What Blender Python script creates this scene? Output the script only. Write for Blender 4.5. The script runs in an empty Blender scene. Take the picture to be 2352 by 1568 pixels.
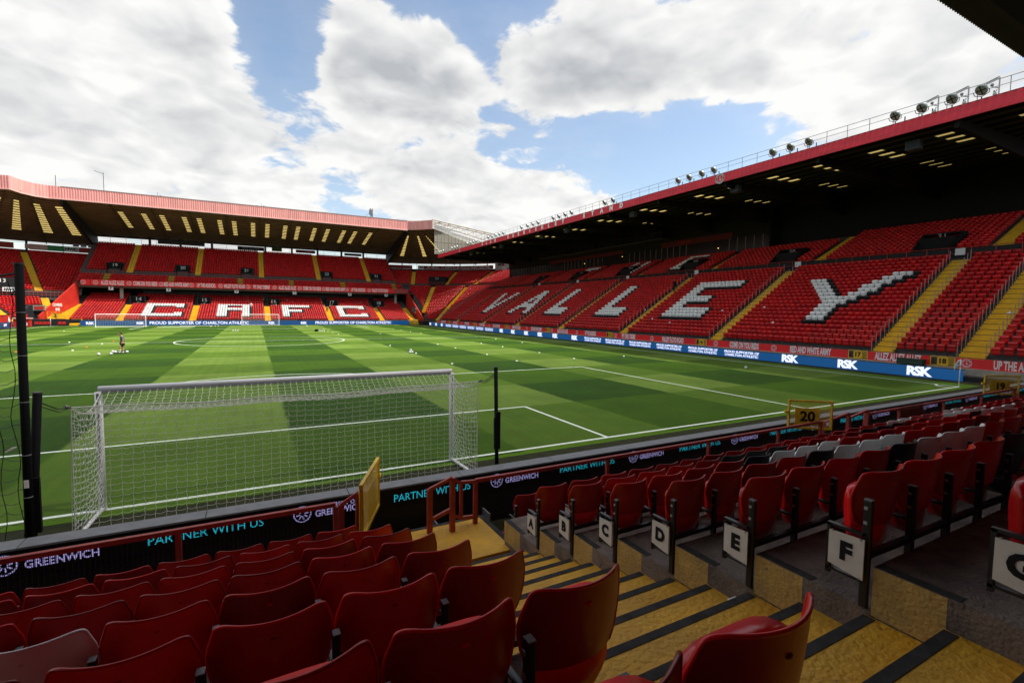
import bpy, math, random
import numpy as np
from mathutils import Vector, Matrix
R = random.Random(7)
sc = bpy.context.scene
col = sc.collection
PI = math.pi

# ------------------------------------------------------------------ camera
CAM = np.array([-0.9294, -12.1929, 4.1219]); YAW, PIT, ROL, FPX = 0.48956, -0.06546, 0.012086, 1104.265
_fw = np.array([math.sin(YAW)*math.cos(PIT), math.cos(YAW)*math.cos(PIT), math.sin(PIT)])
_r = np.array([math.cos(YAW), -math.sin(YAW), 0.0]); _u = np.cross(_r, _fw)
_R = _r*math.cos(ROL)+_u*math.sin(ROL); _U = -_r*math.sin(ROL)+_u*math.cos(ROL)
cam = bpy.data.cameras.new('camera'); co = bpy.data.objects.new('camera', cam); col.objects.link(co)
cam.sensor_width = 36.0; cam.lens = 36.0*FPX/2352.0; cam.clip_end = 6000; cam.clip_start = 0.05
M = Matrix(((_R[0], _U[0], -_fw[0], CAM[0]), (_R[1], _U[1], -_fw[1], CAM[1]), (_R[2], _U[2], -_fw[2], CAM[2]), (0, 0, 0, 1)))
co.matrix_world = M
sc.camera = co
def pdir(x, y):
    d = _fw+_R*(x-1176)/FPX+_U*(784-y)/FPX
    return d/np.linalg.norm(d)
def in_view(p, m=60):
    d = np.array(p)-CAM; z = d@_fw
    if z < .1: return False
    x = 1176+FPX*(d@_R)/z; y = 784-FPX*(d@_U)/z
    return -m < x < 2352+m and -m < y < 1568+m

# ------------------------------------------------------------------ light
SUN = Vector((0.57, -0.30, 1.0)).normalized()
SUN_EL = math.asin(SUN.z); SUN_AZ = math.atan2(SUN.x, SUN.y)
w = bpy.data.worlds.new('World'); sc.world = w; w.use_nodes = True
nt = w.node_tree; N = nt.nodes; L = nt.links; N.clear()
def nd(t, **k):
    n = N.new(t)
    for a, b in k.items(): setattr(n, a, b)
    return n
def mth(op, a, b=None, c=None, clamp=False):
    n = nd('ShaderNodeMath', operation=op); n.use_clamp = clamp
    for i, v in enumerate((a, b, c)):
        if v is None: continue
        if isinstance(v, (int, float)): n.inputs[i].default_value = v
        else: L.new(v, n.inputs[i])
    return n.outputs[0]
def vmth(op, a, b=None):
    n = nd('ShaderNodeVectorMath', operation=op)
    for i, v in enumerate((a, b)):
        if v is None: continue
        if isinstance(v, (tuple, list)): n.inputs[i].default_value = v
        else: L.new(v, n.inputs[i])
    return n
def sstep(v, a, b):
    n = nd('ShaderNodeMapRange', interpolation_type='SMOOTHSTEP'); n.inputs[1].default_value = a; n.inputs[2].default_value = b
    L.new(v, n.inputs[0]); return n.outputs[0]
sky = nd('ShaderNodeTexSky', sky_type='NISHITA'); sky.sun_disc = False
sky.sun_elevation = SUN_EL; sky.sun_rotation = SUN_AZ; sky.air_density = 1.0; sky.dust_density = 1.2; sky.ozone_density = 1.0
tc = nd('ShaderNodeTexCoord'); dirv = tc.outputs['Generated']
sep = nd('ShaderNodeSeparateXYZ'); L.new(dirv, sep.inputs[0])
den = mth('ADD', mth('MAXIMUM', sep.outputs[2], 0.0), 0.30)
cmb = nd('ShaderNodeCombineXYZ'); L.new(mth('DIVIDE', sep.outputs[0], den), cmb.inputs[0]); L.new(mth('DIVIDE', sep.outputs[1], den), cmb.inputs[1])
L.new(mth('MULTIPLY', sep.outputs[2], 1.4), cmb.inputs[2])
def fbm(vec, scale, detail, rough, off=(0, 0, 0), dist=0.0):
    a = vmth('ADD', vec, off).outputs[0]
    n = nd('ShaderNodeTexNoise'); n.inputs['Scale'].default_value = scale; n.inputs['Detail'].default_value = detail
    n.inputs['Roughness'].default_value = rough; n.inputs['Distortion'].default_value = dist
    L.new(a, n.inputs['Vector']); return n.outputs['Fac']
P0 = cmb.outputs[0]
# openings of blue between the cloud masses, as directions in the sky (and a few heavy clouds)
BLOBS = [((630, 40), 4.2, .34), ((625, 110), 4, .32), ((655, 180), 4, .36), ((690, 225), 3, .25), ((740, 20), 5, .25), ((860, 15), 5, .34), ((990, 30), 5, .30), ((1120, 30), 5, .36), ((1080, 90), 3, .16), ((1240, 10), 4, .25),
         ((880, 265), 4, .25), ((970, 275), 3.5, .28), ((1120, 285), 4, .34), ((1200, 300), 4, .28), ((1270, 335), 4, .34), ((1360, 350), 5, .36), ((1460, 360), 5, .36), ((1560, 365), 5, .36), ((1660, 345), 5, .34), ((1500, 400), 4, .30), ((1620, 310), 4, .2), ((1900, 60), 4, .26), ((1960, 120), 3, .16), ((740, 330), 2.5, .1),
         ((250, 120), 16, -.20), ((100, 380), 12, -.12), ((420, 60), 7, -.16), ((500, 210), 6, -.2), ((1350, 200), 7, -.26), ((1500, 130), 7, -.22), ((1620, 200), 6, -.22), ((1200, 190), 5, -.24), ((1050, 150), 5, -.18), ((930, 150), 5, -.55), ((810, 100), 4.5, -.55), ((1010, 200), 4, -.4), ((870, 200), 4, -.3), ((760, 230), 4, -.14), ((1000, 380), 7, -.24), ((800, 330), 6, -.14), ((1200, 420), 6, -.22), ((1330, 470), 6, -.16), ((2000, 220), 10, -.22), ((1780, 60), 6, -.2), ((1340, 60), 5, -.16), ((2200, 80), 8, -.14)]
acc = None
for (px, py), deg, wt in BLOBS:
    d = pdir(px, py); dt = vmth('DOT_PRODUCT', dirv, tuple(float(q) for q in d)).outputs['Value']
    v = mth('MULTIPLY', sstep(dt, math.cos(math.radians(deg*1.6)), 1.0), -wt*.75)
    acc = v if acc is None else mth('ADD', acc, v)
wn = nd('ShaderNodeTexNoise'); wn.inputs['Scale'].default_value = 2.6; wn.inputs['Detail'].default_value = 5; L.new(P0, wn.inputs['Vector'])
wv = vmth('SUBTRACT', wn.outputs['Color'], (.5, .5, .5)).outputs[0]; wsc = nd('ShaderNodeVectorMath', operation='SCALE'); L.new(wv, wsc.inputs[0]); wsc.inputs['Scale'].default_value = .30
PW_ = vmth('ADD', P0, wsc.outputs[0]).outputs[0]
def billow(vec, scale, off=(0, 0, 0), det=2.0):
    a_ = vmth('ADD', vec, off).outputs[0]; v_ = nd('ShaderNodeTexVoronoi', feature='F1'); v_.inputs['Scale'].default_value = scale; v_.inputs['Detail'].default_value = det; v_.inputs['Roughness'].default_value = .5
    v_.normalize = True; L.new(a_, v_.inputs['Vector']); return mth('SUBTRACT', .5, v_.outputs['Distance'])
n1 = fbm(P0, 2.2, 5, .55, (3.1, 1.7, 0), .2)
bl = billow(PW_, 5.5); blb = billow(PW_, 5.5, (-.02, -.045, .045))
nf = fbm(P0, 9.0, 9, .60, (0, 5, 0), .5)
nw_ = fbm(P0, 1.3, 4, .5, (9, 2, 0), 0)
dens = mth('ADD', mth('ADD', mth('ADD', mth('MULTIPLY', mth('SUBTRACT', n1, .5), 1.5), acc), mth('MULTIPLY', bl, .32)), mth('MULTIPLY', mth('SUBTRACT', nf, .5), .74))
mask = mth('ADD', mth('MULTIPLY', sstep(dens, -.03, .12), .90), mth('MULTIPLY', sstep(dens, -.5, .1), .10))
horizon_fill = sstep(sep.outputs[2], .17, .03)
mask = mth('MAXIMUM', mask, mth('MULTIPLY', horizon_fill, .8))
relief = mth('ADD', mth('MULTIPLY', mth('SUBTRACT', bl, blb), 1.5), mth('MULTIPLY', mth('SUBTRACT', nf, .5), .7))
thick = sstep(dens, .12, .75)
shade = mth('ADD', mth('ADD', mth('ADD', relief, .84), mth('MULTIPLY', thick, -.46)), mth('MULTIPLY', mth('SUBTRACT', nw_, .5), 1.5), None, True)
cr = nd('ShaderNodeValToRGB'); L.new(shade, cr.inputs[0])
e = cr.color_ramp.elements; e[0].position = 0.1; e[0].color = (.50, .52, .55, 1); e[1].position = .95; e[1].color = (.97, .97, .95, 1)
m = cr.color_ramp.elements.new(.5); m.color = (.72, .73, .74, 1)
SKY = 0.1
cs = nd('ShaderNodeVectorMath', operation='SCALE'); L.new(cr.outputs[0], cs.inputs[0]); cs.inputs['Scale'].default_value = 0.665/SKY
skm = nd('ShaderNodeVectorMath', operation='MULTIPLY'); L.new(sky.outputs[0], skm.inputs[0]); skm.inputs[1].default_value = (1.42, 1.36, 1.26)
mx = nd('ShaderNodeMix', data_type='RGBA'); L.new(mask, mx.inputs['Factor']); L.new(skm.outputs[0], mx.inputs['A']); L.new(cs.outputs[0], mx.inputs['B'])
bg = nd('ShaderNodeBackground'); bg.inputs[1].default_value = SKY; L.new(mx.outputs['Result'], bg.inputs[0])
ow = nd('ShaderNodeOutputWorld'); L.new(bg.outputs[0], ow.inputs[0])
w.cycles.sampling_method = 'MANUAL'; w.cycles.sample_map_resolution = 512
sl = bpy.data.lights.new('sun', 'SUN'); sl.energy = 5.0; sl.angle = math.radians(1.2); sl.color = (1, .95, .86)
so = bpy.data.objects.new('sun', sl); col.objects.link(so); so.rotation_euler = SUN.to_track_quat('Z', 'Y').to_euler()
vs = sc.view_settings; vs.view_transform = 'Standard'; vs.look = 'None'; vs.gamma = 1; vs.exposure = 0.62; vs.use_curve_mapping = False
sc.cycles.max_bounces = 6; sc.cycles.diffuse_bounces = 3; sc.cycles.transparent_max_bounces = 12; sc.cycles.use_denoising = True

# ------------------------------------------------------------------ materials
MATS = {}
def mat(name, c, rough=.6, spec=.4, noise=0, nscale=8, bump=0, bscale=60, metal=0, c2=None, emit=None, es=1.0, coords='Object', stretch=None, island=0, wear=None, wscale=18, wamt=.5, wthr=.60):
    if name in MATS: return MATS[name]
    m = bpy.data.materials.new(name); m.use_nodes = True; t = m.node_tree; b = t.nodes['Principled BSDF']
    b.inputs['Base Color'].default_value = (*c, 1); b.inputs['Roughness'].default_value = rough
    b.inputs['Specular IOR Level'].default_value = spec; b.inputs['Metallic'].default_value = metal
    if emit: b.inputs['Emission Color'].default_value = (*emit, 1); b.inputs['Emission Strength'].default_value = es
    tcn = t.nodes.new('ShaderNodeTexCoord'); src = tcn.outputs[coords]
    if stretch:
        mp = t.nodes.new('ShaderNodeMapping'); mp.inputs['Scale'].default_value = stretch; t.links.new(src, mp.inputs[0]); src = mp.outputs[0]
    last = None
    if noise:
        n = t.nodes.new('ShaderNodeTexNoise'); n.inputs['Scale'].default_value = nscale; n.inputs['Detail'].default_value = 6; n.inputs['Roughness'].default_value = .6
        t.links.new(src, n.inputs['Vector'])
        r = t.nodes.new('ShaderNodeMapRange'); r.inputs[1].default_value = .35; r.inputs[2].default_value = .7; t.links.new(n.outputs[0], r.inputs[0])
        mxn = t.nodes.new('ShaderNodeMix'); mxn.data_type = 'RGBA'; mxn.inputs['A'].default_value = (*c, 1)
        cc = c2 or tuple(q*(1-noise) for q in c); mxn.inputs['B'].default_value = (*cc, 1)
        t.links.new(r.outputs[0], mxn.inputs['Factor']); last = mxn.outputs['Result']
        t.links.new(last, b.inputs['Base Color'])
    if wear:
        n = t.nodes.new('ShaderNodeTexNoise'); n.inputs['Scale'].default_value = wscale; n.inputs['Detail'].default_value = 9; n.inputs['Roughness'].default_value = .68; n.inputs['Distortion'].default_value = .4
        t.links.new(src, n.inputs['Vector']); r = t.nodes.new('ShaderNodeMapRange'); r.inputs[1].default_value = wthr; r.inputs[2].default_value = wthr+.05; r.inputs[4].default_value = wamt; t.links.new(n.outputs[0], r.inputs[0])
        q = t.nodes.new('ShaderNodeMix'); q.data_type = 'RGBA'; q.inputs['B'].default_value = (*wear, 1); t.links.new(r.outputs[0], q.inputs['Factor'])
        if last: t.links.new(last, q.inputs['A'])
        else: q.inputs['A'].default_value = (*c, 1)
        last = q.outputs['Result']; t.links.new(last, b.inputs['Base Color'])
    if island:
        g = t.nodes.new('ShaderNodeNewGeometry'); h = t.nodes.new('ShaderNodeHueSaturation')
        oi = t.nodes.new('ShaderNodeObjectInfo'); ad = t.nodes.new('ShaderNodeMath'); ad.operation = 'ADD'
        t.links.new(g.outputs['Random Per Island'], ad.inputs[0])
        t.links.new(oi.outputs['Random'], ad.inputs[1])
        fr = t.nodes.new('ShaderNodeMath'); fr.operation = 'FRACT'; t.links.new(ad.outputs[0], fr.inputs[0])
        mr = t.nodes.new('ShaderNodeMapRange'); mr.inputs[3].default_value = 1-island; mr.inputs[4].default_value = 1+island*.5
        t.links.new(fr.outputs[0], mr.inputs[0]); t.links.new(mr.outputs[0], h.inputs['Value'])
        if last: t.links.new(last, h.inputs['Color'])
        else: h.inputs['Color'].default_value = (*c, 1)
        t.links.new(h.outputs[0], b.inputs['Base Color'])
    if bump:
        n = t.nodes.new('ShaderNodeTexNoise'); n.inputs['Scale'].default_value = bscale; n.inputs['Detail'].default_value = 5; t.links.new(src, n.inputs['Vector'])
        bm_ = t.nodes.new('ShaderNodeBump'); bm_.inputs['Strength'].default_value = bump; bm_.inputs['Distance'].default_value = .02
        t.links.new(n.outputs[0], bm_.inputs['Height']); t.links.new(bm_.outputs[0], b.inputs['Normal'])
    MATS[name] = m; return m
red_seat = mat('red_plastic', (.72, .008, .010), .28, .5, .30, 3, .04, 25, island=.62, wear=(.30, .10, .09), wscale=9, wamt=.25, wthr=.62)
white_seat = mat('white_plastic', (.93, .93, .91), .36, .5, .06, 4, .05, 25, island=.04, wear=(.35, .33, .30), wscale=9, wamt=.25, wthr=.66)
red_mass = mat('red_plastic_far', (.62, .008, .010), .32, .5, .25, 3, .05, 25, island=.28)
black_seat = mat('black_plastic', (.012, .012, .014), .36, .5, .2, 4)
steel_black = mat('black_steel', (.01, .01, .011), .38, .5)
steel_grey = mat('grey_steel', (.30, .31, .33), .45, .5, .3, 6)
galv = mat('galvanised', (.42, .43, .42), .42, .5, .3, 5, metal=.5)
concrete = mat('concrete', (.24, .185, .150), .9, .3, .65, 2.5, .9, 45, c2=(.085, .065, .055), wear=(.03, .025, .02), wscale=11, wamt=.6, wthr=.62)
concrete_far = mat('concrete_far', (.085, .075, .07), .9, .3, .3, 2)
kerbm = mat('pale_kerb', (.40, .35, .28), .9, .3, .3, 2)
yellow = mat('yellow_paint', (.86, .45, .028), .65, .4, .6, 2.0, 1.0, 26, c2=(.60, .31, .035), wear=(.10, .075, .05), wscale=14, wamt=.75, wthr=.64)
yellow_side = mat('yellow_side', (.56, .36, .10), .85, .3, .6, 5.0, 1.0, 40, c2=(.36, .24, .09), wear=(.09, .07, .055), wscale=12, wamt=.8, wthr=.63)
yellow_far = mat('yellow_far', (.74, .43, .015), .7, .35, .25, 2)
yellow_steel = mat('yellow_steel', (.78, .48, .02), .45, .45, .3, 8)
grip = mat('grip_strip', (.080, .075, .072), .95, .3, .5, 12, .8, 300, wear=(.26, .18, .06), wscale=22, wamt=.6, wthr=.66)
red_steel = mat('red_steel', (.45, .06, .045), .5, .4, .35, 6)
red_wall = mat('red_wall', (.45, .02, .012), .6, .35, .25, .6)
red_banner = mat('red_banner', (.74, .012, .014), .5, .4, .12, .8)
fascia_red = mat('fascia_red', (.80, .020, .045), .42, .45, .3, .5, stretch=(1, 1, 6))
fascia_pink = mat('faded_red_fascia', (.84, .36, .33), .4, .5, .25, .4, stretch=(4, 4, .4))
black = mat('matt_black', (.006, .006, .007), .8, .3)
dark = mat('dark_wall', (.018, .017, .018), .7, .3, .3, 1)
roof_under = mat('roof_underside', (.24, .155, .105), .85, .2, .3, .5)
roof_dark = mat('roof_deck_dark', (.10, .075, .058), .9, .2, .2, .5)
roof_top = mat('roof_top', (.35, .34, .33), .6, .3, .2, .5)
white_paint = mat('white_paint', (.88, .88, .90), .35, .5, .08, 4)
white_flat = mat('white_flat', (.72, .72, .72), .6, .3)
text_white = mat('lettering_white', (.72, .68, .68), .6, .3)
blackpole = mat('pole_black', (.004, .004, .005), .8, .2, .2, 6)
tarp = mat('grey_cover', (.15, .155, .17), .55, .4, .3, 5)
navy_screen = mat('screen_blue', (.01, .02, .04), .3, .5, emit=(.0, .045, .150), es=.85)
screen_text = mat('screen_text', (.3, .3, .3), .4, .3, emit=(.62, .68, .92), es=.9)
screen_black = mat('screen_black', (.004, .004, .005), .35, .5)
cyan_led = mat('cyan_led', (.0, .05, .06), .4, .3, emit=(.02, .42, .55), es=.85)
lilac_led = mat('lilac_led', (.05, .05, .1), .4, .3, emit=(.38, .34, .68), es=.75)
glass_dark = mat('dark_glass', (.008, .008, .009), .25, .25)
banner_cloth = mat('dark_cloth', (.05, .03, .025), .9, .2, .4, 3)
skin = mat('skin', (.42, .22, .15), .6, .3); hair = mat('hair', (.015, .01, .008), .7, .3)
cloth_grey = mat('grey_shirt', (.11, .12, .13), .9, .2); cloth_black = mat('black_cloth', (.008, .008, .01), .9, .2)
hivis = mat('hi_vis', (.55, .75, .05), .8, .2); orange_cloth = mat('orange_cloth', (.8, .18, .03), .8, .2)
ball_mat = mat('ball_white', (.72, .72, .74), .4, .4, .35, 9, c2=(.45, .4, .5))
cone_white = mat('disc_white', (.8, .8, .8), .5, .3); cone_orange = mat('disc_orange', (.85, .10, .01), .5, .3)
green_metal = mat('green_box', (.012, .035, .02), .5, .4)
lamp_face = mat('lamp_face', (.28, .26, .24), .2, .6); lamp_shell = mat('lamp_shell', (.35, .40, .38), .35, .5, metal=.4)
def net_mat():
    m = bpy.data.materials.new('net_cord'); m.use_nodes = True; t = m.node_tree; t.nodes.clear(); o = t.nodes.new('ShaderNodeOutputMaterial')
    d = t.nodes.new('ShaderNodeBsdfDiffuse'); d.inputs[0].default_value = (.9, .9, .86, 1); r_ = t.nodes.new('ShaderNodeBsdfTranslucent'); r_.inputs[0].default_value = (.9, .9, .86, 1)
    x_ = t.nodes.new('ShaderNodeMixShader'); x_.inputs[0].default_value = .5; t.links.new(d.outputs[0], x_.inputs[1]); t.links.new(r_.outputs[0], x_.inputs[2]); t.links.new(x_.outputs[0], o.inputs[0]); return m
netm = net_mat(); netm.use_nodes = True
fence_wire = mat('fence_wire', (.09, .035, .03), .6, .3)
def sheet_mat():
    m = bpy.data.materials.new('translucent_sheet'); m.use_nodes = True; t = m.node_tree; t.nodes.clear()
    o = t.nodes.new('ShaderNodeOutputMaterial'); tr = t.nodes.new('ShaderNodeBsdfTranslucent'); tr.inputs[0].default_value = (.62, .45, .20, 1)
    n = t.nodes.new('ShaderNodeTexNoise'); n.inputs['Scale'].default_value = 3; cc = t.nodes.new('ShaderNodeTexCoord'); t.links.new(cc.outputs['Object'], n.inputs['Vector'])
    mx_ = t.nodes.new('ShaderNodeMix'); mx_.data_type = 'RGBA'; mx_.inputs['A'].default_value = (.46, .35, .12, 1); mx_.inputs['B'].default_value = (.20, .14, .04, 1)
    t.links.new(n.outputs[0], mx_.inputs['Factor']); t.links.new(mx_.outputs['Result'], tr.inputs[0]); t.links.new(tr.outputs[0], o.inputs[0]); return m
sheet = sheet_mat()
def panel_mat():
    m = bpy.data.materials.new('windbreak_panel'); m.use_nodes = True; t = m.node_tree; t.nodes.clear()
    o = t.nodes.new('ShaderNodeOutputMaterial'); d = t.nodes.new('ShaderNodeBsdfDiffuse'); d.inputs[0].default_value = (.62, .58, .48, 1)
    tr = t.nodes.new('ShaderNodeBsdfTransparent'); tr.inputs[0].default_value = (.85, .83, .75, 1); mx_ = t.nodes.new('ShaderNodeMixShader'); mx_.inputs[0].default_value = .45
    t.links.new(tr.outputs[0], mx_.inputs[1]); t.links.new(d.outputs[0], mx_.inputs[2]); t.links.new(mx_.outputs[0], o.inputs[0]); return m
windpanel = panel_mat()

# ------------------------------------------------------------------ mesh helpers
def raw(name, V, F, m, parent=None, smooth=False, mi=None, loc=None):
    me = bpy.data.meshes.new(name); me.from_pydata([tuple(map(float, v)) for v in V], [], F)
    for q in (m if isinstance(m, (list, tuple)) else [m]): me.materials.append(q)
    if mi is not None: me.polygons.foreach_set('material_index', mi)
    if smooth: me.polygons.foreach_set('use_smooth', [True]*len(me.polygons))
    me.update(); o = bpy.data.objects.new(name, me); col.objects.link(o)
    if parent: o.parent = parent
    if loc: o.location = loc
    return o
class MB:
    def __init__(s): s.V = []; s.F = []
    def box(s, x0, x1, y0, y1, z0, z1):
        if x0 > x1: x0, x1 = x1, x0
        if y0 > y1: y0, y1 = y1, y0
        if z0 > z1: z0, z1 = z1, z0
        n = len(s.V); s.V += [(x0, y0, z0), (x1, y0, z0), (x1, y1, z0), (x0, y1, z0), (x0, y0, z1), (x1, y0, z1), (x1, y1, z1), (x0, y1, z1)]
        s.F += [tuple(n+i for i in f) for f in ((0, 3, 2, 1), (4, 5, 6, 7), (0, 1, 5, 4), (1, 2, 6, 5), (2, 3, 7, 6), (3, 0, 4, 7))]; return s
    def quad(s, a, b, c, d): n = len(s.V); s.V += [a, b, c, d]; s.F.append((n, n+1, n+2, n+3)); return s
    def tube(s, p, q, r, k=6, cap=True):
        p = np.array(p, float); q = np.array(q, float); d = q-p; l = np.linalg.norm(d)
        if l < 1e-6: return s
        d /= l; a = np.cross(d, (0, 0, 1.0) if abs(d[2]) < .9 else (1.0, 0, 0)); a /= np.linalg.norm(a); b = np.cross(d, a); n = len(s.V)
        for c in (p, q):
            for i in range(k): t = 2*PI*(i+.5)/k; s.V.append(tuple(c+r*(a*math.cos(t)+b*math.sin(t))))
        for i in range(k): j = (i+1) % k; s.F.append((n+i, n+j, n+k+j, n+k+i))
        if cap: s.F += [tuple(n+i for i in range(k-1, -1, -1)), tuple(n+k+i for i in range(k))]
        return s
    def path(s, pts, r, k=4):
        for a, b in zip(pts[:-1], pts[1:]): s.tube(a, b, r, k, False)
        return s
    def beam(s, p, q, wdt, h):      # rectangular bar between two points
        p = np.array(p, float); q = np.array(q, float); d = q-p; d /= np.linalg.norm(d)
        a = np.cross(d, (0, 0, 1.0) if abs(d[2]) < .95 else (0, 1.0, 0)); a /= np.linalg.norm(a); b = np.cross(a, d); n = len(s.V)
        for c in (p, q):
            for i, j in ((-1, -1), (1, -1), (1, 1), (-1, 1)): s.V.append(tuple(c+a*i*wdt/2+b*j*h/2))
        s.F += [tuple(n+i for i in f) for f in ((3, 2, 1, 0), (4, 5, 6, 7), (0, 1, 5, 4), (1, 2, 6, 5), (2, 3, 7, 6), (3, 0, 4, 7))]; return s
    def prism(s, pts, axis, a, b):  # polygon pts (2D) extruded along axis 0/1/2
        n = len(s.V); k = len(pts)
        for c in (a, b):
            for p in pts:
                v = [p[0], p[1]]; v.insert(axis, c); s.V.append(tuple(v))
        s.F += [tuple(n+i for i in range(k-1, -1, -1)), tuple(n+k+i for i in range(k))]
        for i in range(k): j = (i+1) % k; s.F.append((n+i, n+j, n+k+j, n+k+i))
        return s
    def grid(s, P, nu, nv, skip=None):   # P[i][j]
        n = len(s.V)
        for i in range(nu):
            for j in range(nv): s.V.append(tuple(P[i][j]))
        for i in range(nu-1):
            for j in range(nv-1):
                if skip and skip(i, j): continue
                s.F.append((n+i*nv+j, n+(i+1)*nv+j, n+(i+1)*nv+j+1, n+i*nv+j+1))
        return s
    def ico(s, c, r, seg=8, rings=5, sz=1):
        n = len(s.V); s.V.append((c[0], c[1], c[2]+r*sz))
        for i in range(1, rings):
            t = PI*i/rings
            for j in range(seg): a = 2*PI*j/seg; s.V.append((c[0]+r*math.sin(t)*math.cos(a), c[1]+r*math.sin(t)*math.sin(a), c[2]+r*sz*math.cos(t)))
        s.V.append((c[0], c[1], c[2]-r*sz)); e_ = len(s.V)-1
        for j in range(seg):
            k = (j+1) % seg; s.F.append((n, n+1+j, n+1+k)); b0 = n+1+(rings-2)*seg; s.F.append((b0+k, b0+j, e_))
            for i in range(rings-2): a0 = n+1+i*seg; s.F.append((a0+j, a0+seg+j, a0+seg+k, a0+k))
        return s
    def obj(s, name, m, parent=None, smooth=False, loc=None): return raw(name, s.V, s.F, m, parent, smooth, None, loc)
def bevel(o, w_=.004, seg=1):
    md = o.modifiers.new('b', 'BEVEL'); md.width = w_; md.segments = seg; md.limit_method = 'ANGLE'; return o
def empty(name, label=None, cat=None, loc=(0, 0, 0), rz=0, group=None, kind=None):
    o = bpy.data.objects.new(name, None); col.objects.link(o); o.location = loc; o.rotation_euler.z = rz; o.empty_display_size = .2
    return tag(o, label, cat, group, kind)
def tag(o, label=None, cat=None, group=None, kind=None):
    if label: o['label'] = label
    if cat: o['category'] = cat
    if group: o['group'] = group
    if kind: o['kind'] = kind
    return o
def kids(o): return [c for c in bpy.data.objects if c.parent == o]
def dup(root, ch_tree, loc, rz=None, label=None):
    r = root.copy(); col.objects.link(r); r.location = loc
    if rz is not None: r.rotation_euler.z = rz
    if label: r['label'] = label
    for c, g in ch_tree:
        k = c.copy(); col.objects.link(k); k.parent = r
        for q in g: z = q.copy(); col.objects.link(z); z.parent = k
    return r
def tree(o): return [(c, kids(c)) for c in kids(o)]
_fc = {}
def text(name, body, size, origin, rx, up, m, parent=None, sx=1.0, bold=0.0, depth=.004, align='CENTER', space=1.0):
    key = (body, size, sx, bold, depth, align, space)
    if key not in _fc:
        c = bpy.data.curves.new('t', 'FONT'); c.body = body; c.size = size; c.align_x = align; c.align_y = 'CENTER'; c.offset = bold; c.extrude = depth; c.space_character = space
        c.resolution_u = 3; t = bpy.data.objects.new('t', c); col.objects.link(t)
        bpy.context.view_layer.update()
        me = bpy.data.meshes.new_from_object(t.evaluated_get(bpy.context.evaluated_depsgraph_get())); bpy.data.objects.remove(t)
        me.transform(Matrix.Diagonal((sx, 1, 1, 1))); _fc[key] = me
    me = _fc[key]
    if len(me.materials) and me.materials[0] != m: me = me.copy(); me.materials.clear(); me.materials.append(m)
    elif not len(me.materials): me.materials.append(m)
    o = bpy.data.objects.new(name, me); col.objects.link(o)
    rx = Vector(rx).normalized(); up = Vector(up).normalized(); n = rx.cross(up)
    o.matrix_world = Matrix(((rx.x, up.x, n.x, origin[0]), (rx.y, up.y, n.y, origin[1]), (rx.z, up.z, n.z, origin[2]), (0, 0, 0, 1)))
    if parent: o.parent = parent
    return o
ORD = ['first', 'second', 'third', 'fourth', 'fifth', 'sixth', 'seventh', 'eighth', 'ninth', 'tenth', 'eleventh', 'twelfth', 'thirteenth', 'fourteenth', 'fifteenth', 'sixteenth', 'seventeenth', 'eighteenth', 'nineteenth', 'twentieth', 'twenty-first', 'twenty-second', 'twenty-third', 'twenty-fourth', 'twenty-fifth', 'twenty-sixth', 'twenty-seventh', 'twenty-eighth', 'twenty-ninth', 'thirtieth', 'thirty-first', 'thirty-second', 'thirty-third', 'thirty-fourth', 'thirty-fifth', 'thirty-sixth', 'thirty-seventh', 'thirty-eighth', 'thirty-ninth', 'fortieth']
def crest_mesh(rad, ringm=.10):
    V = []; F = []; k = 28
    def ring(r0, r1):
        n = len(V)
        for i in range(k):
            a = 2*PI*i/k; V.append((r0*math.cos(a), r0*math.sin(a), 0)); V.append((r1*math.cos(a), r1*math.sin(a), 0))
        for i in range(k): j = (i+1) % k; F.append((n+2*i, n+2*i+1, n+2*j+1, n+2*j))
    ring(rad*.92, rad); ring(rad*.62, rad*.68)
    for (x0, x1, y0, y1) in ((-.05, .05, -.2, .48), (-.05, .30, -.32, -.18), (.2, .30, -.2, .0), (-.2, -.05, -.3, -.22), (-.12, .12, -.12, -.05)):
        n = len(V); V.extend([(x0*rad, y0*rad, 0), (x1*rad, y0*rad, 0), (x1*rad, y1*rad, 0), (x0*rad, y1*rad, 0)]); F.append((n, n+1, n+2, n+3))
    for i in range(14):
        a = PI*.12+PI*.76*i/13
        for sgn in (1, -1):
            c = (rad*.8*math.cos(a), sgn*rad*.8*math.sin(a)); q = rad*.05; n = len(V)
            V.extend([(c[0]-q, c[1]-q, 0), (c[0]+q, c[1]-q, 0), (c[0]+q, c[1]+q, 0), (c[0]-q, c[1]+q, 0)]); F.append((n, n+1, n+2, n+3))
    return V, F
def emblem(rad, origin, rx, up, m, parent, name='emblem'):
    V, F = crest_mesh(rad); rx = Vector(rx).normalized(); up = Vector(up).normalized()
    return raw(name, [Vector(origin)+rx*v[0]+up*v[1] for v in V], F, m, parent)

HW, LEN = 34.9, 107.94
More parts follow.
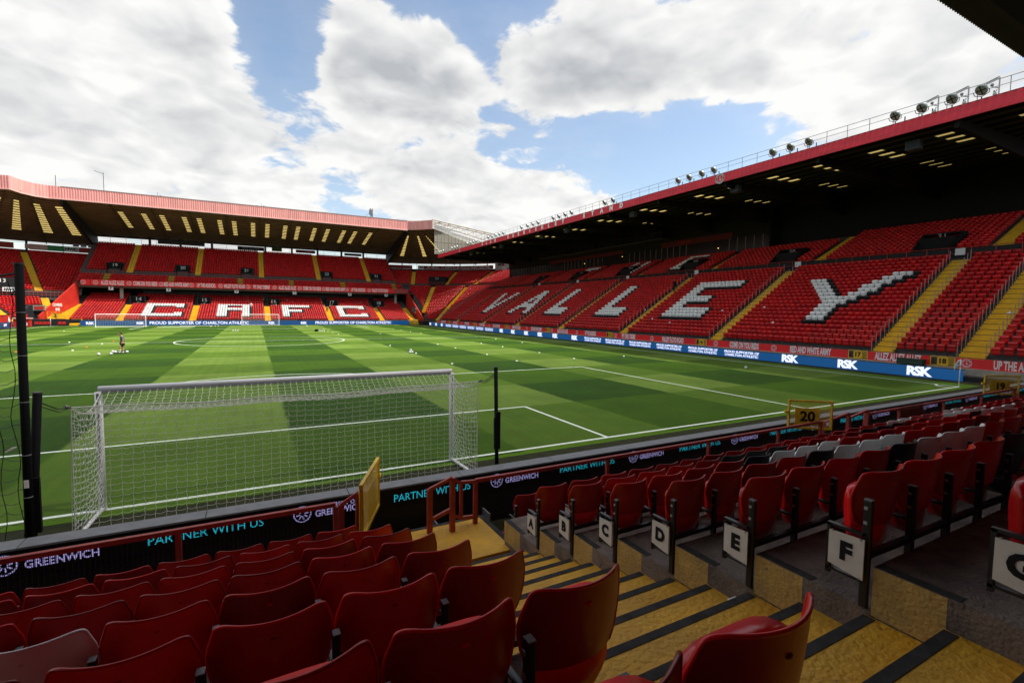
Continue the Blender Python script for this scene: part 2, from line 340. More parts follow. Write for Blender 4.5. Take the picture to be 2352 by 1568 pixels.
# ------------------------------------------------------------------ ground and pitch
def turf():
    m = bpy.data.materials.new('mown_turf'); m.use_nodes = True; t = m.node_tree; b = t.nodes['Principled BSDF']; lk = t.links.new
    g = t.nodes.new('ShaderNodeTexCoord'); s_ = t.nodes.new('ShaderNodeSeparateXYZ')
    nz = t.nodes.new('ShaderNodeTexNoise'); nz.inputs['Scale'].default_value = .8; nz.inputs['Detail'].default_value = 6; lk(g.outputs['Object'], nz.inputs['Vector'])
    vm = t.nodes.new('ShaderNodeVectorMath'); vm.operation = 'SUBTRACT'; lk(nz.outputs['Color'], vm.inputs[0]); vm.inputs[1].default_value = (.5, .5, .5)
    vs_ = t.nodes.new('ShaderNodeVectorMath'); vs_.operation = 'SCALE'; lk(vm.outputs[0], vs_.inputs[0]); vs_.inputs['Scale'].default_value = .22
    va = t.nodes.new('ShaderNodeVectorMath'); va.operation = 'ADD'; lk(g.outputs['Object'], va.inputs[0]); lk(vs_.outputs[0], va.inputs[1]); lk(va.outputs[0], s_.inputs[0])
    def mt(op, a, c=None):
        n = t.nodes.new('ShaderNodeMath'); n.operation = op
        for i, v in enumerate((a, c)):
            if v is None: continue
            if isinstance(v, (int, float)): n.inputs[i].default_value = v
            else: lk(v, n.inputs[i])
        return n.outputs[0]
    def band(v, per, soft, off=0):
        ping = mt('PINGPONG', mt('ADD', v, off), per)            # 0..per triangle
        r = t.nodes.new('ShaderNodeMapRange'); r.interpolation_type = 'SMOOTHSTEP'; lk(ping, r.inputs[0]); r.inputs[1].default_value = per/2-soft; r.inputs[2].default_value = per/2+soft
        return r.outputs[0]
    X = band(s_.outputs[0], 5.9, .08, 2.95+5.9)   # light for -6..0, 6..12
    Y = band(s_.outputs[1], 5.55, .06, 2.775)
    def mix(f, a, c):
        n = t.nodes.new('ShaderNodeMix'); n.data_type = 'RGBA'
        for k, v in (('Factor', f), ('A', a), ('B', c)):
            if isinstance(v, (int, float)): n.inputs[k].default_value = v
            elif isinstance(v, tuple): n.inputs[k].default_value = (*v, 1)
            else: lk(v, n.inputs[k])
        return n.outputs['Result']
    c_dark = mix(Y, (.020, .060, .0007), (.038, .090, .0009)); c_light = mix(Y, (.112, .182, .024), (.070, .132, .009))
    c = mix(X, c_dark, c_light)
    n2 = t.nodes.new('ShaderNodeTexNoise'); n2.inputs['Scale'].default_value = .35; n2.inputs['Detail'].default_value = 10; n2.inputs['Roughness'].default_value = .62; lk(g.outputs['Object'], n2.inputs['Vector'])
    r2 = t.nodes.new('ShaderNodeMapRange'); lk(n2.outputs[0], r2.inputs[0]); r2.inputs[1].default_value = .3; r2.inputs[2].default_value = .7; r2.inputs[3].default_value = .80; r2.inputs[4].default_value = 1.16
    n3 = t.nodes.new('ShaderNodeTexNoise'); n3.inputs['Scale'].default_value = 34; n3.inputs['Detail'].default_value = 6; n3.inputs['Roughness'].default_value = .75; lk(g.outputs['Object'], n3.inputs['Vector'])
    r3 = t.nodes.new('ShaderNodeMapRange'); lk(n3.outputs[0], r3.inputs[0]); r3.inputs[1].default_value = .3; r3.inputs[2].default_value = .7; r3.inputs[3].default_value = .62; r3.inputs[4].default_value = 1.4
    # fine mowing lines along the stripe
    mp = t.nodes.new('ShaderNodeMapping'); mp.inputs['Scale'].default_value = (3.2, .03, 1); lk(g.outputs['Object'], mp.inputs[0])
    n4 = t.nodes.new('ShaderNodeTexNoise'); n4.inputs['Scale'].default_value = 1; n4.inputs['Detail'].default_value = 3; lk(mp.outputs[0], n4.inputs['Vector'])
    r4 = t.nodes.new('ShaderNodeMapRange'); lk(n4.outputs[0], r4.inputs[0]); r4.inputs[1].default_value = .35; r4.inputs[2].default_value = .65; r4.inputs[3].default_value = .93; r4.inputs[4].default_value = 1.06
    k = mt('MULTIPLY', mt('MULTIPLY', r2.outputs[0], r3.outputs[0]), r4.outputs[0])
    sc_ = t.nodes.new('ShaderNodeVectorMath'); sc_.operation = 'SCALE'; lk(c, sc_.inputs[0]); lk(k, sc_.inputs['Scale'])
    wn_ = t.nodes.new('ShaderNodeTexNoise'); wn_.inputs['Scale'].default_value = 1.7; wn_.inputs['Detail'].default_value = 8; wn_.inputs['Roughness'].default_value = .7; lk(g.outputs['Object'], wn_.inputs['Vector'])
    wr = t.nodes.new('ShaderNodeMapRange'); lk(wn_.outputs[0], wr.inputs[0]); wr.inputs[1].default_value = .56; wr.inputs[2].default_value = .74; wr.inputs[3].default_value = 0; wr.inputs[4].default_value = .35
    wm = mix(wr.outputs[0], sc_.outputs[0], (.13, .17, .03)); lk(wm, b.inputs['Base Color']); b.inputs['Roughness'].default_value = .85; b.inputs['Specular IOR Level'].default_value = .15
    bp_ = t.nodes.new('ShaderNodeBump'); bp_.inputs['Strength'].default_value = .9; bp_.inputs['Distance'].default_value = .03; lk(n3.outputs[0], bp_.inputs['Height']); lk(bp_.outputs[0], b.inputs['Normal'])
    return m
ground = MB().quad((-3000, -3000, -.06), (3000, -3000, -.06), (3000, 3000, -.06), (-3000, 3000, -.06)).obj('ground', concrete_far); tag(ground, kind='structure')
surr_m = mat('surround_turf', (.022, .030, .012), .95, .1, .6, 3, 1.0, 70, c2=(.045, .04, .02))
edge_m = mat('fringe_turf', (.062, .145, .012), .95, .1, .5, 3, 1.0, 70, c2=(.11, .19, .01))
tag(MB().quad((-37.9, -4.4, -.008), (39.4, -4.4, -.008), (39.4, 112.2, -.008), (-37.9, 112.2, -.008)).obj('surround', surr_m), kind='structure')
tag(MB().quad((-36.4, -.42, -.004), (36.6, -.42, -.004), (36.6, 109.4, -.004), (-36.4, 109.4, -.004)).obj('turf_fringe', edge_m), kind='structure')
tag(MB().quad((-35.4, -.16, 0), (35.4, -.16, 0), (35.4, 108.5, 0), (-35.4, 108.5, 0)).obj('pitch', turf()), kind='structure')
lm = mat('line_paint', (.85, .88, .82), .9, .1, .45, 14, 0, 60, c2=(.55, .66, .48))
ln = MB(); W_ = .06; Z_ = .005
def hl(x0, x1, y): ln.quad((x0, y-W_, Z_), (x1, y-W_, Z_), (x1, y+W_, Z_), (x0, y+W_, Z_))
def vl(x, y0, y1): ln.quad((x-W_, y0, Z_+.0006), (x+W_, y0, Z_+.0006), (x+W_, y1, Z_+.0006), (x-W_, y1, Z_+.0006))
hl(-HW, HW, 0); hl(-HW, HW, LEN); hl(-HW, HW, LEN/2); vl(-HW, 0, LEN); vl(HW, 0, LEN)
for s_, y0 in ((1, 0), (-1, LEN)):
    for (a, d) in ((9.16, 5.5), (20.16, 16.5)): hl(-a, a, y0+s_*d); vl(-a, min(y0, y0+s_*d), max(y0, y0+s_*d)); vl(a, min(y0, y0+s_*d), max(y0, y0+s_*d))
def arc(cx, cy, r, a0, a1, n=90):
    for i in range(n):
        a = a0+(a1-a0)*i/n; b = a0+(a1-a0)*(i+1)/n
        ln.quad(*[(cx+(r+s)*math.cos(t), cy+(r+s)*math.sin(t), Z_+.0012) for t, s in ((a, -W_), (a, W_), (b, W_), (b, -W_))])
arc(0, LEN/2, 9.15, 0, 2*PI); ac = math.acos(5.5/9.15)
arc(0, 11, 9.15, PI/2-ac, PI/2+ac, 30); arc(0, LEN-11, 9.15, -PI/2-ac, -PI/2+ac, 30)
arc(HW, 0, 1, PI/2, PI, 12); arc(HW, LEN, 1, PI, 1.5*PI, 12); arc(-HW, 0, 1, 0, PI/2, 12); arc(-HW, LEN, 1, -PI/2, 0, 12)
arc(0, 11, .06, 0, 2*PI, 10)
tag(ln.obj('pitch_markings', lm), kind='structure')
tag(MB().box(2.5, 40, -7.2, -4.4, -.05, .02).box(-20, 2.5, -6.9, -4.4, -.05, .02).obj('walkway', mat('dark_walkway', (.02, .02, .021), .6, .4, .5, 20)), kind='structure')

# ------------------------------------------------------------------ seats (near stand)
def near_seat(color, nm):
    root = empty('stadium_seat', 'x', 'seat', group='folding seats of the near stand')
    # backrest: thin curved shell with a rolled lip
    nu, nv = 17, 13; top = .81; bot = .46; VV = [0, .12, .25, .4, .55, .68, .80, .88, .925, .955, .975, .99, 1]
    def sp(i, v, off=0.0):
        u = -1+2*i/(nu-1); hw = float(np.interp(v, [0, .12, .35, .6, .86, .925, .955, .975, .99, 1], [.185, .218, .242, .246, .220, .213, .207, .198, .186, .166]))
        x = u*hw*1.04; z = bot+(top-bot)*v+.008*math.cos(u*PI)*max(0, v-.8)*5*.0
        y = .085*abs(x/.243)**2.0*(1+.25*v)+.028-.075*(v-.15)+.025*v*v
        return (x, y+off, z)
    V = [sp(i, VV[j]) for i in range(nu) for j in range(nv)]+[sp(i, VV[j], .009) for i in range(nu) for j in range(nv)]; F = []
    idx = lambda s, i, j: s*nu*nv+i*nv+j
    for i in range(nu-1):
        for j in range(nv-1):
            F.append((idx(0, i, j), idx(0, i+1, j), idx(0, i+1, j+1), idx(0, i, j+1))); F.append((idx(1, i, j+1), idx(1, i+1, j+1), idx(1, i+1, j), idx(1, i, j)))
    rim = [(0, j) for j in range(nv)]+[(i, nv-1) for i in range(1, nu)]+[(nu-1, j) for j in range(nv-2, -1, -1)]
    pth = [np.array(sp(i, VV[j], .004)) for i, j in rim]; n0 = len(V); kk = 6
    for q, p in enumerate(pth):
        d = pth[min(q+1, len(pth)-1)]-pth[max(q-1, 0)]; d /= np.linalg.norm(d); a_ = np.cross(d, (0, 1, 0)); a_ /= np.linalg.norm(a_); b_ = np.cross(d, a_)
        for t in range(kk): an = 2*PI*t/kk; V.append(tuple(p+.0075*(a_*math.cos(an)+b_*math.sin(an))))
    for q in range(len(pth)-1):
        for t in range(kk): t2 = (t+1) % kk; F.append((n0+q*kk+t, n0+q*kk+t2, n0+(q+1)*kk+t2, n0+(q+1)*kk+t))
    kb = MB().ico((0, .004, .735), .018, 8, 5, .55); n0 = len(V); V += kb.V; F += [tuple(n0+i for i in f) for f in kb.F]
    raw('backrest', V, F, color, root, True)
    # folded seat pan in front of the back
    V = []; F = []; nu, nv = 11, 7
    for s_ in (0, 1):
        for i in range(nu):
            u = -1+2*i/(nu-1)
            for j in range(nv):
                v = j/(nv-1); zb = .27+.10*abs(u)**2.6; zt = .69-.03*abs(u)**4; z = zb+(zt-zb)*v
                x = u*(.222-.018*(1-v)); y = .118+.02*v+(0 if s_ == 0 else .07*(1-abs(u)**6)*(1-.5*abs(2*v-1)**3)+.02); V.append((x, y-(.035*(1-u*u) if s_ == 0 else 0), z))
    idx = lambda s, i, j: s*nu*nv+i*nv+j
    for i in range(nu-1):
        for j in range(nv-1):
            F.append((idx(0, i, j), idx(0, i+1, j), idx(0, i+1, j+1), idx(0, i, j+1))); F.append((idx(1, i, j+1), idx(1, i+1, j+1), idx(1, i+1, j), idx(1, i, j)))
        F.append((idx(0, i, nv-1), idx(0, i+1, nv-1), idx(1, i+1, nv-1), idx(1, i, nv-1))); F.append((idx(0, i+1, 0), idx(0, i, 0), idx(1, i, 0), idx(1, i+1, 0)))
    for j in range(nv-1):
        F.append((idx(0, 0, j), idx(0, 0, j+1), idx(1, 0, j+1), idx(1, 0, j))); F.append((idx(0, nu-1, j+1), idx(0, nu-1, j), idx(1, nu-1, j), idx(1, nu-1, j+1)))
    raw('seat_pan', V, F, color, root, True)
    l = MB(); l.box(-.283, -.248, -.012, .034, 0, .665); l.box(-.281, -.250, .034, .22, .43, .455); l.box(-.281, -.250, .19, .215, .20, .44)
    lo = l.obj('leg', steel_black, root); bevel(lo, .006)
    MB().box(-.245, .243, .0, .035, .30, .335).obj('cross_bar', steel_black, root)
    MB().box(-.282, -.249, -.011, .033, .666, .672).obj('leg_cap', steel_grey, root)
    for zb_ in (.61, .52): MB().box(-.290, -.2835, .005, .025, zb_, zb_+.018).obj('bolt', galv, root)
    return root, tree(root)
protos = {'red': near_seat(red_seat, 'red'), 'white': near_seat(white_seat, 'white'), 'black': near_seat(black_seat, 'black')}
used = {}
def put_seat(c, loc, rz, label):
    root, tr = protos[c]
    if c not in used:
        used[c] = 1; root.location = loc; root.rotation_euler.z = rz; root['label'] = label; return root
    return dup(root, tr, loc, rz, label)
Y0, Z0, DY, DZ, X0, PW = -6.93, .97, .76, .274, 2.31, .53
ROWN = 'ABCDEFG'
near_n = 0
def near_color(k, i):
    t = {(2, 4): 'b', (2, 5): 'w', (2, 6): 'w', (2, 7): 'w', (3, 4): 'b', (3, 5): 'w', (3, 6): 'w', (3, 7): 'w', (4, 4): 'b', (4, 5): 'w', (4, 6): 'w', (4, 7): 'w',
         (1, 5): 'b', (1, 6): 'b', (1, 7): 'b', (2, 16): 'b', (2, 17): 'w', (2, 18): 'w', (2, 19): 'w', (1, 13): 'b', (1, 14): 'b', (1, 12): 'b', (1, 18): 'w', (1, 19): 'w', (1, 20): 'w', (1, 21): 'w', (0, 17): 'w', (0, 18): 'w', (0, 22): 'w', (0, 23): 'w', (5, 4): 'b', (4, 11): 'b', (4, 12): 'b'}
    return {'b': 'black', 'w': 'white'}.get(t.get((k, i)), 'red')
for k in range(0, 7):
    y = Y0-DY*k; z = Z0+DZ*k; nmax = int(((y+12.19)*3.68+(-.93)-X0)/PW)+6
    for i in range(max(0, min(nmax, 40))):
        x = X0+PW*(i+.5); c = near_color(k, i)
        put_seat(c, (x, y, z), R.uniform(-.025, .025), f'{c} folding seat, {ORD[i]} from the yellow steps in row {ROWN[k]} right of them'); near_n += 1
        if i == 0: pass
for k in range(-1, 7):
    y = Y0-DY*k; z = Z0+DZ*k-.10
    for i in range(9):
        x = (.42 if k >= 0 else .17)-.525*(i+.5)+{5: .05, 6: .10}.get(k, 0); c = 'white' if (k, i) == (3, 4) else 'red'
        if x < -.93-.40*(y+12.19)-.7: continue
        if k == 6 and i > 4: continue
        put_seat(c, (x, y, z), R.uniform(-.025, .025), f'{c} folding seat, {ORD[i]} from the yellow steps, left of them level with row {ROWN[k]}' if k >= 0 else f'red folding seat, {ORD[i]} from the gap in the front row at left, by the fence'); near_n += 1
put_seat('red', (2.95, -5.62, .33), 0, 'red folding seat alone at the front, lower than row A, by the mesh fence'); near_n += 1
# row letter plates on the aisle-end frames
for k in range(0, 7):
    y = Y0-DY*k; z = Z0+DZ*k
    p = empty('row_plate', f'white plate with black letter {ROWN[k]} on a black frame beside the yellow steps', 'sign', (X0-.03, y, z), group='row letter plates')
    f = MB(); f.box(-.015, .015, .20, .222, .14, .462); f.box(-.015, .015, 0.02, .222, .447, .465); f.box(-.015, .015, 0.02, .222, .165, .18); f.obj('frame', steel_black, p)
    MB().prism([(.0, .185), (.2, .215), (.2, .425), (0, .435)], 0, -.030, -.022).obj('plate', mat('plate_cream', (.66, .62, .56), .5, .4, .15, 12), p)
    text('letter', ROWN[k], .155, (-.034, .10, .318), (0, -1, 0), (0, 0, 1), black, p, .95, .008, .001)
    sc2 = MB(); [sc2.box(-.034, -.030, yy-.005, yy+.005, zz-.005, zz+.005) for yy, zz in ((.02, .43), (.18, .43), (.02, .19))]; sc2.obj('screw', steel_grey, p)

# ------------------------------------------------------------------ near (south) stand
south = empty('grandstand', 'near stand of dark concrete rows, yellow steps and corrugated roof over the red seats', 'grandstand')
for k in range(0, 24):
    z = Z0+DZ*k; ya = Y0-DY*(k-1)-.03 if k else -5.95; yb = Y0-DY*k-.03
    MB().box(X0+.003, 60, yb-.02, ya, max(-.05, z-.5), z).obj('terrace_row', concrete, south)
    MB().box(-30, .42, yb-.02, ya, max(-.05, z-.6), z-.10).obj('terrace_row', concrete, south)
    if k <= 8:
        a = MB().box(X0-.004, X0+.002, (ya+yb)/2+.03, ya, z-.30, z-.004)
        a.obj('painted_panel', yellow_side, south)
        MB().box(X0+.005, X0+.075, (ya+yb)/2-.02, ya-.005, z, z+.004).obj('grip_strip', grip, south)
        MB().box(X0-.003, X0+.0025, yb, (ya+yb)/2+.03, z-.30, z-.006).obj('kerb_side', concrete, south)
MB().box(-30, .42, -6.24, -5.30, -.05, .596).obj('terrace_row', concrete, south)
MB().box(X0+.05, X0+.7, -6.05, -5.955, .0, .905).obj('kerb_end', concrete, south)
MB().box(.95, 2.44, -6.13, -4.86, .02, .60).obj('platform', yellow, south)
MB().box(.95, 2.44, -4.93, -4.855, .58, .605).obj('grip_strip', grip, south)
MB().box(2.36, 2.445, -6.1, -4.93, .58, .605).obj('grip_strip', grip, south)
for h in range(-1, 30):
    k = h/2.0; yk = Y0-DY*k; z = Z0+DZ*k-.035
    st = MB().box(.425, X0-.006, yk-.40, yk+.0, z-.30, z).obj('step', yellow, south)
    V = []; nn = 14
    MB().box(.44, X0-.02, yk-.062, yk+.002, z-.003, z+.004).obj('nosing_strip', grip, st)
# roof: corrugated sheet with a saw-tooth front edge
rf = MB(); xs = np.arange(-14, 60, .057)
P = [[(x, yy, zz+(.024 if i % 2 else -.024)) for yy, zz in ((-7.12, 10.62), (-10.0, 10.48))] for i, x in enumerate(xs)]
rf.grid(P, len(xs), 2); rf.obj('roof_sheet', roof_dark, south)
MB().prism([(-7.6, 10.50), (-7.6, 10.57), (-40, 9.9), (-40, 9.8)], 0, -60, 75).obj('roof', roof_dark, south)
for i in range(8): MB().box(-60, 75, -9.4-3.2*i, -9.2-3.2*i, 10.15-.06*i, 10.4-.06*i).obj('purlin', black, south)
MB().box(-60, 75, -8.4, -8.0, 10.1, 10.45).obj('eaves_beam', dark, south)
MB().beam((16.4, -7.5, 10.40), (21.3, -12.0, 10.15), .05, .05).obj('conduit', steel_grey, south)
MB().box(-60, 75, -32.4, -32, -.05, 10.8).obj('back_wall', dark, south)
MB().box(60, 60.3, -32, -5, -.05, 10).obj('side_wall', dark, south)
for x in (-20, 14, 34): MB().box(x-.2, x+.2, -20.2, -19.8, 0, 11.3).obj('column', dark, south)
# litter on the steps
tag(MB().ico((1.95, -8.95, 1.60), .03, 6, 4, .6).obj('debris', banner_cloth), 'small dark crumpled scrap lying on the yellow steps below plate E', 'litter')
tag(MB().box(2.2, 2.29, -9.93, -9.86, 1.93, 1.945).obj('bottle_cap', white_seat), 'pale squashed plastic litter at the foot of the kerb near plate F', 'litter')

# ------------------------------------------------------------------ front fence, gates and LED boards of the near end
def fence(x0, x1, label, posts):
    f = empty('mesh_fence', label, 'fence', group='red mesh fences in front of the near stand'); y = -5.1
    MB().box(x0, x1, y-.03, y+.03, 1.29, 1.35).obj('top_rail', red_steel, f)
    MB().box(x0, x1, y-.02, y+.02, .30, .34).obj('bottom_rail', red_steel, f)
    for x in posts: MB().box(x-.032, x+.032, y-.032, y+.032, .0, 1.288).obj('post', red_steel, f)
    m_ = MB(); z = .36
    while z < 1.29: m_.tube((x0, y, z), (x1, y, z), .0016, 3, False); z += .05
    x = x0
    while x < x1: m_.tube((x, y+.004, .34), (x, y+.004, 1.29), .0012, 3, False); x += .05
    m_.obj('wire_mesh', fence_wire, f); return f
fence(-14, .02, 'red mesh fence left of the open yellow gate', [-10, -7, -4, -1.84, .02])
fence(2.2, 12.0, 'long red mesh fence right of the gap, ending at gate 20', [2.2, 4.95, 7.75, 10.2, 11.95])
fence(14.05, 24.9, 'far red mesh fence between gate 20 and gate 19', [14.1, 16.0, 18.9, 21.8, 24.8])
fence(27.0, 34.0, 'farthest red mesh fence, beyond gate 19', [27.0, 30.0, 33.9])
def handrail(x0, x1, dx, label, flip=1):
    h = empty('handrail', label, 'handrail', group='red handrails beside the gaps'); y = -5.1
    for (x, yy, zt) in ((x0, y, 1.31), (x1, -5.2, 1.47)): MB().box(x-.038, x+.038, yy-.038, yy+.038, .0, zt).obj('post', red_steel, h)
    MB().beam((x0, y, 1.30), (x1, -5.2, 1.47), .06, .05).obj('top_rail', red_steel, h)
    MB().beam((x0, y, .80), (x1, -5.2, .97), .06, .05).obj('mid_rail', red_steel, h); return h
handrail(.10, .32, 1, 'short red handrail on the left of the open yellow gate')
handrail(1.42, 1.76, 1, 'red handrail on the right of the gap, above the platform')
handrail(12.1, 13.05, 1, 'sloping red handrail in front of gate 20')
handrail(25.1, 26.2, 1, 'red handrail in front of gate 19')
handrail(13.3, 14.0, 1, 'red handrail between gate 20 and the far fence')
hl2 = empty('handrail', 'red square loop rail between the gap and the long fence', 'handrail', group='red handrails beside the gaps')
lo_ = MB(); lo_.beam((1.76, -5.2, 1.44), (1.97, -5.05, 1.30), .05, .05); lo_.beam((1.97, -5.05, 1.31), (2.2, -5.1, 1.31), .05, .05); lo_.beam((1.97, -5.05, 1.31), (1.97, -5.05, .72), .05, .05); lo_.beam((1.95, -5.05, .72), (2.2, -5.1, .72), .05, .05); lo_.beam((1.76, -5.2, .86), (1.97, -5.05, .72), .05, .05)
lo_.obj('rail', red_steel, hl2)
def mesh_gate(p0, p1, z0, z1, num, label, legs=True):
    g = empty('mesh_gate', label, 'gate', group='yellow mesh gates'); p0 = np.array(p0, float); p1 = np.array(p1, float); d = p1-p0; l = np.linalg.norm(d); d /= l
    P = lambda t, z: (p0[0]+d[0]*t, p0[1]+d[1]*t, z)
    f = MB(); f.beam(P(0, z0), P(0, z1), .05, .05); f.beam(P(l, z0), P(l, z1), .05, .05); f.beam(P(-.025, z1-.02), P(l+.025, z1-.02), .05, .05); f.beam(P(-.025, z0+.02), P(l+.025, z0+.02), .05, .05)
    f.obj('frame', yellow_steel, g); m_ = MB(); n = int(l/.055)
    cw, ch = .055, .028; h = z1-z0-.06
    for i in range(n):
        j = 0
        while (j+2)*ch < h:
            t0 = .03+i*cw; zz = z0+.04+j*ch
            if t0+cw > l: break
            m_.tube(P(t0, zz+ch), P(t0+cw/2, zz), .005, 3, False); m_.tube(P(t0+cw/2, zz), P(t0+cw, zz+ch), .0035, 3, False)
            m_.tube(P(t0, zz+ch), P(t0+cw/2, zz+2*ch), .0035, 3, False); m_.tube(P(t0+cw/2, zz+2*ch), P(t0+cw, zz+ch), .0035, 3, False); j += 2
    m_.obj('expanded_mesh', yellow_steel, g)
    nrm = np.array([d[1], -d[0]]);
    if (CAM[:2]-p0)@nrm < 0: nrm = -nrm
    a = P(l*.28, 0); b = P(l*.86, 0); q = MB(); zt = z1-.20; zb = z0+.10
    V = [(a[0]+nrm[0]*s, a[1]+nrm[1]*s, z) for s in (.03, .035) for z in (zb, zt)]+[(b[0]+nrm[0]*s, b[1]+nrm[1]*s, z) for s in (.03, .035) for z in (zb, zt)]
    raw('number_plate', V, [(0, 1, 5, 4), (2, 6, 7, 3), (0, 2, 3, 1), (4, 5, 7, 6), (1, 3, 7, 5), (0, 4, 6, 2)], yellow_steel, g)
    if num:
        c = ((a[0]+b[0])/2+nrm[0]*.04, (a[1]+b[1])/2+nrm[1]*.04, (zt+zb)/2); rx = (d[0], d[1], 0)
        if np.cross(np.array(rx), (0, 0, 1))[:2]@nrm < 0: rx = (-d[0], -d[1], 0)
        text('number', num, .36, c, rx, (0, 0, 1), black, g, 1.0, .012, .001)
    MB().beam(P(l-.02, z1-.32), P(l+.1, z1-.32), .07, .06).obj('latch', yellow_steel, g)
    return g
mesh_gate((.34, -5.3), (.83, -4.15), .80, 1.62, None, 'open yellow mesh gate standing edge-on between the handrails by the goal')
mesh_gate((12.15, -5.25), (11.35, -4.62), 1.12, 1.87, '20', 'yellow mesh gate with black number 20 behind the red fence')
mesh_gate((25.0, -5.15), (23.9, -4.5), 1.08, 1.83, '19', 'yellow mesh gate with black number 19 near the corner flag')

def led_near():
    b = empty('advertising_board', 'long black LED board with cyan PARTNER WITH US text behind the near goal', 'advertising board')
    MB().box(-16, 33.5, -3.93, -3.62, .0, .965).obj('cabinet', screen_black, b)
    k = 0; x = -16.0
    while x < 33.4:
        MB().box(x+.006, min(x+2.05, 33.5)-.006, -3.955, -3.64, .972, 1.0).obj('lid', tarp, b); x += 2.05
    # real LED pitch: lettering built from bars of diodes, with dark rows between them
    for k in range(-4, 10):
        xc = -1.62+3.5*k
        if -15 < xc < 32: text('lettering', 'PARTNER WITH US', .19, (xc, -3.936, .775), (1, 0, 0), (0, 0, 1), cyan_led, b, .90, .001, .001)
        xl = .02+3.5*k
        if -15 < xl < 32:
            text('lettering', 'UNIVERSITY OF', .10, (xl+.20, -3.936, .86), (1, 0, 0), (0, 0, 1), lilac_led, b, .9, .002, .001)
            text('lettering', 'GREENWICH', .145, (xl+.22, -3.936, .755), (1, 0, 0), (0, 0, 1), lilac_led, b, .9, .003, .001)
            e_ = MB(); c0 = (xl-.35, .79); q = 20
            for i in range(q):
                a0, a1 = 2*PI*i/q, 2*PI*(i+.8)/q
                e_.quad(*[(c0[0]+r_*math.cos(a), -3.938, c0[1]+r_*math.sin(a)) for a, r_ in ((a0, .115), (a1, .115), (a1, .135), (a0, .135))])
            for i in range(8):
                a = PI*i/4+.2; e_.quad(*[(c0[0]+r_*math.cos(a+s), -3.938, c0[1]+r_*math.sin(a+s)) for r_, s in ((.03, -.25), (.09, -.12), (.09, .12), (.03, .25))])
            e_.obj('emblem', lilac_led, b)
    g = MB(); z = .62
    while z < .96: g.box(-15, 33.4, -3.942, -3.940, z, z+.004); z += .0165
    z = -15
    while z < 33.4: g.box(z, z+.006, -3.9425, -3.9405, .62, .96); z += .021
    g.obj('diode_mask', screen_black, b)
    x = -15.5
    while x < 33: MB().box(x, x+.03, -4.25, -3.94, .02, .30).obj('support_foot', steel_grey, b); x += 1.02
led_near()
# cables, cups, boxes on the walkway behind the board
for i, (x, y) in enumerate(((3.15, -5.02), (3.5, -4.95), (4.1, -4.9))):
    c = MB(); kk = 10
    for j in range(kk): a = 2*PI*j/kk; b = 2*PI*(j+1)/kk; c.tube((x+.05*math.cos(a), y+.05*math.sin(a), .40), (x+.05*math.cos(b), y+.05*math.sin(b), .40), .012, 4, False); 
    c.tube((x, y, .02), (x, y, .40), .02, 6)
    tag(c.obj('cable_ring', galv), f'{["nearest","middle","farthest"][i]} of three chrome rings on the floor behind the mesh fence', 'cable ring', 'chrome rings behind the fence')
cb = MB(); cb.path([(2.4+.15*i, -4.45+.12*math.sin(i*1.3), .03) for i in range(24)], .012, 5)
tag(cb.obj('cable', steel_black), 'black cable snaking along the floor behind the advertising board', 'cable')
bx = empty('equipment_box', 'grey equipment box with round dials standing behind the mesh fence at left', 'equipment box', (-3.0, -4.75, 0))
bevel(MB().prism([(-.14, .02), (.16, .02), (.16, .40), (-.14, .26)], 0, -.3, .3).obj('case', mat('box_grey', (.10, .11, .13), .4, .5, .4, 6), bx), .01)
MB().box(-.2, -.1, -.15, -.142, .08, .16).box(.0, .1, -.15, -.142, .08, .16).obj('dial', mat('dial_blue', (.05, .2, .3), .3, .5), bx)
# cloth draped over the far fence
V = []; F = []; nx, nz = 16, 9
for i in range(nx):
    for j in range(nz):
        x = 15.9+1.45*i/(nx-1); z = 1.37-.95*j/(nz-1)+.02*math.sin(i*1.1)*j/8; V.append((x+.04*math.sin(j+i*.3), -5.15-.02*math.sin(i*1.7+j*.3)*j/8-.004*j, z))
for i in range(nx-1):
    for j in range(nz-1): F.append((i*nz+j, (i+1)*nz+j, (i+1)*nz+j+1, i*nz+j+1))
o = raw('cloth_banner', V, F, mat('faded_cloth', (.22, .07, .06), .9, .1, .4, 4), None, True); md = o.modifiers.new('s', 'SOLIDIFY'); md.thickness = .01
tag(o, 'faded reddish cloth banner hung over the far mesh fence', 'banner')
# ------------------------------------------------------------------ near goal
goal = empty('football_goal', 'large white goal with net nearest to the camera', 'goal', group='football goals')
MB().tube((-3.72, 0, 2.44+.02), (3.72, 0, 2.44+.02), .055, 12).obj('crossbar', white_paint, goal, True)
for x in (-3.72, 3.72): MB().tube((x, 0, .0), (x, 0, 2.40), .06, 12).obj('post', white_paint, goal, True)
MB().box(-3.66, 3.66, -.085, -.062, 2.38, 2.44).obj('net_track', steel_grey, goal)
for x in (-3.72, 3.72): MB().box(x-.02, x+.02, -.09, -.062, .03, 2.38).obj('net_track', steel_grey, goal)
for s_ in (-1, 1): MB().tube((s_*3.72, -.02, .05), (s_*3.78, -1.62, .05), .035, 8).obj('ground_bar', white_paint, goal, True)
xb, yt, yb_ = 3.62, -2.0, -1.62
def top_pt(u, v):   # u -1..1 across, v 0..1 front to back
    x = u*(3.66*(1-v)+xb*v); sag = .24*math.sin(PI*v)+(.10+.02*math.sin(9*u))*v*(1-u*u); y = -.07+(yt+.07)*v+.30*v*(1-u*u)**.8; return np.array((x, y, 2.42+.03*v-sag))
def back_pt(u, w_):
    a = top_pt(u, 1.0); b = np.array((u*3.74, yb_, .03)); p = a*(1-w_)+b*w_; p[1] += .12*math.sin(PI*w_)*(1-u*u); return p
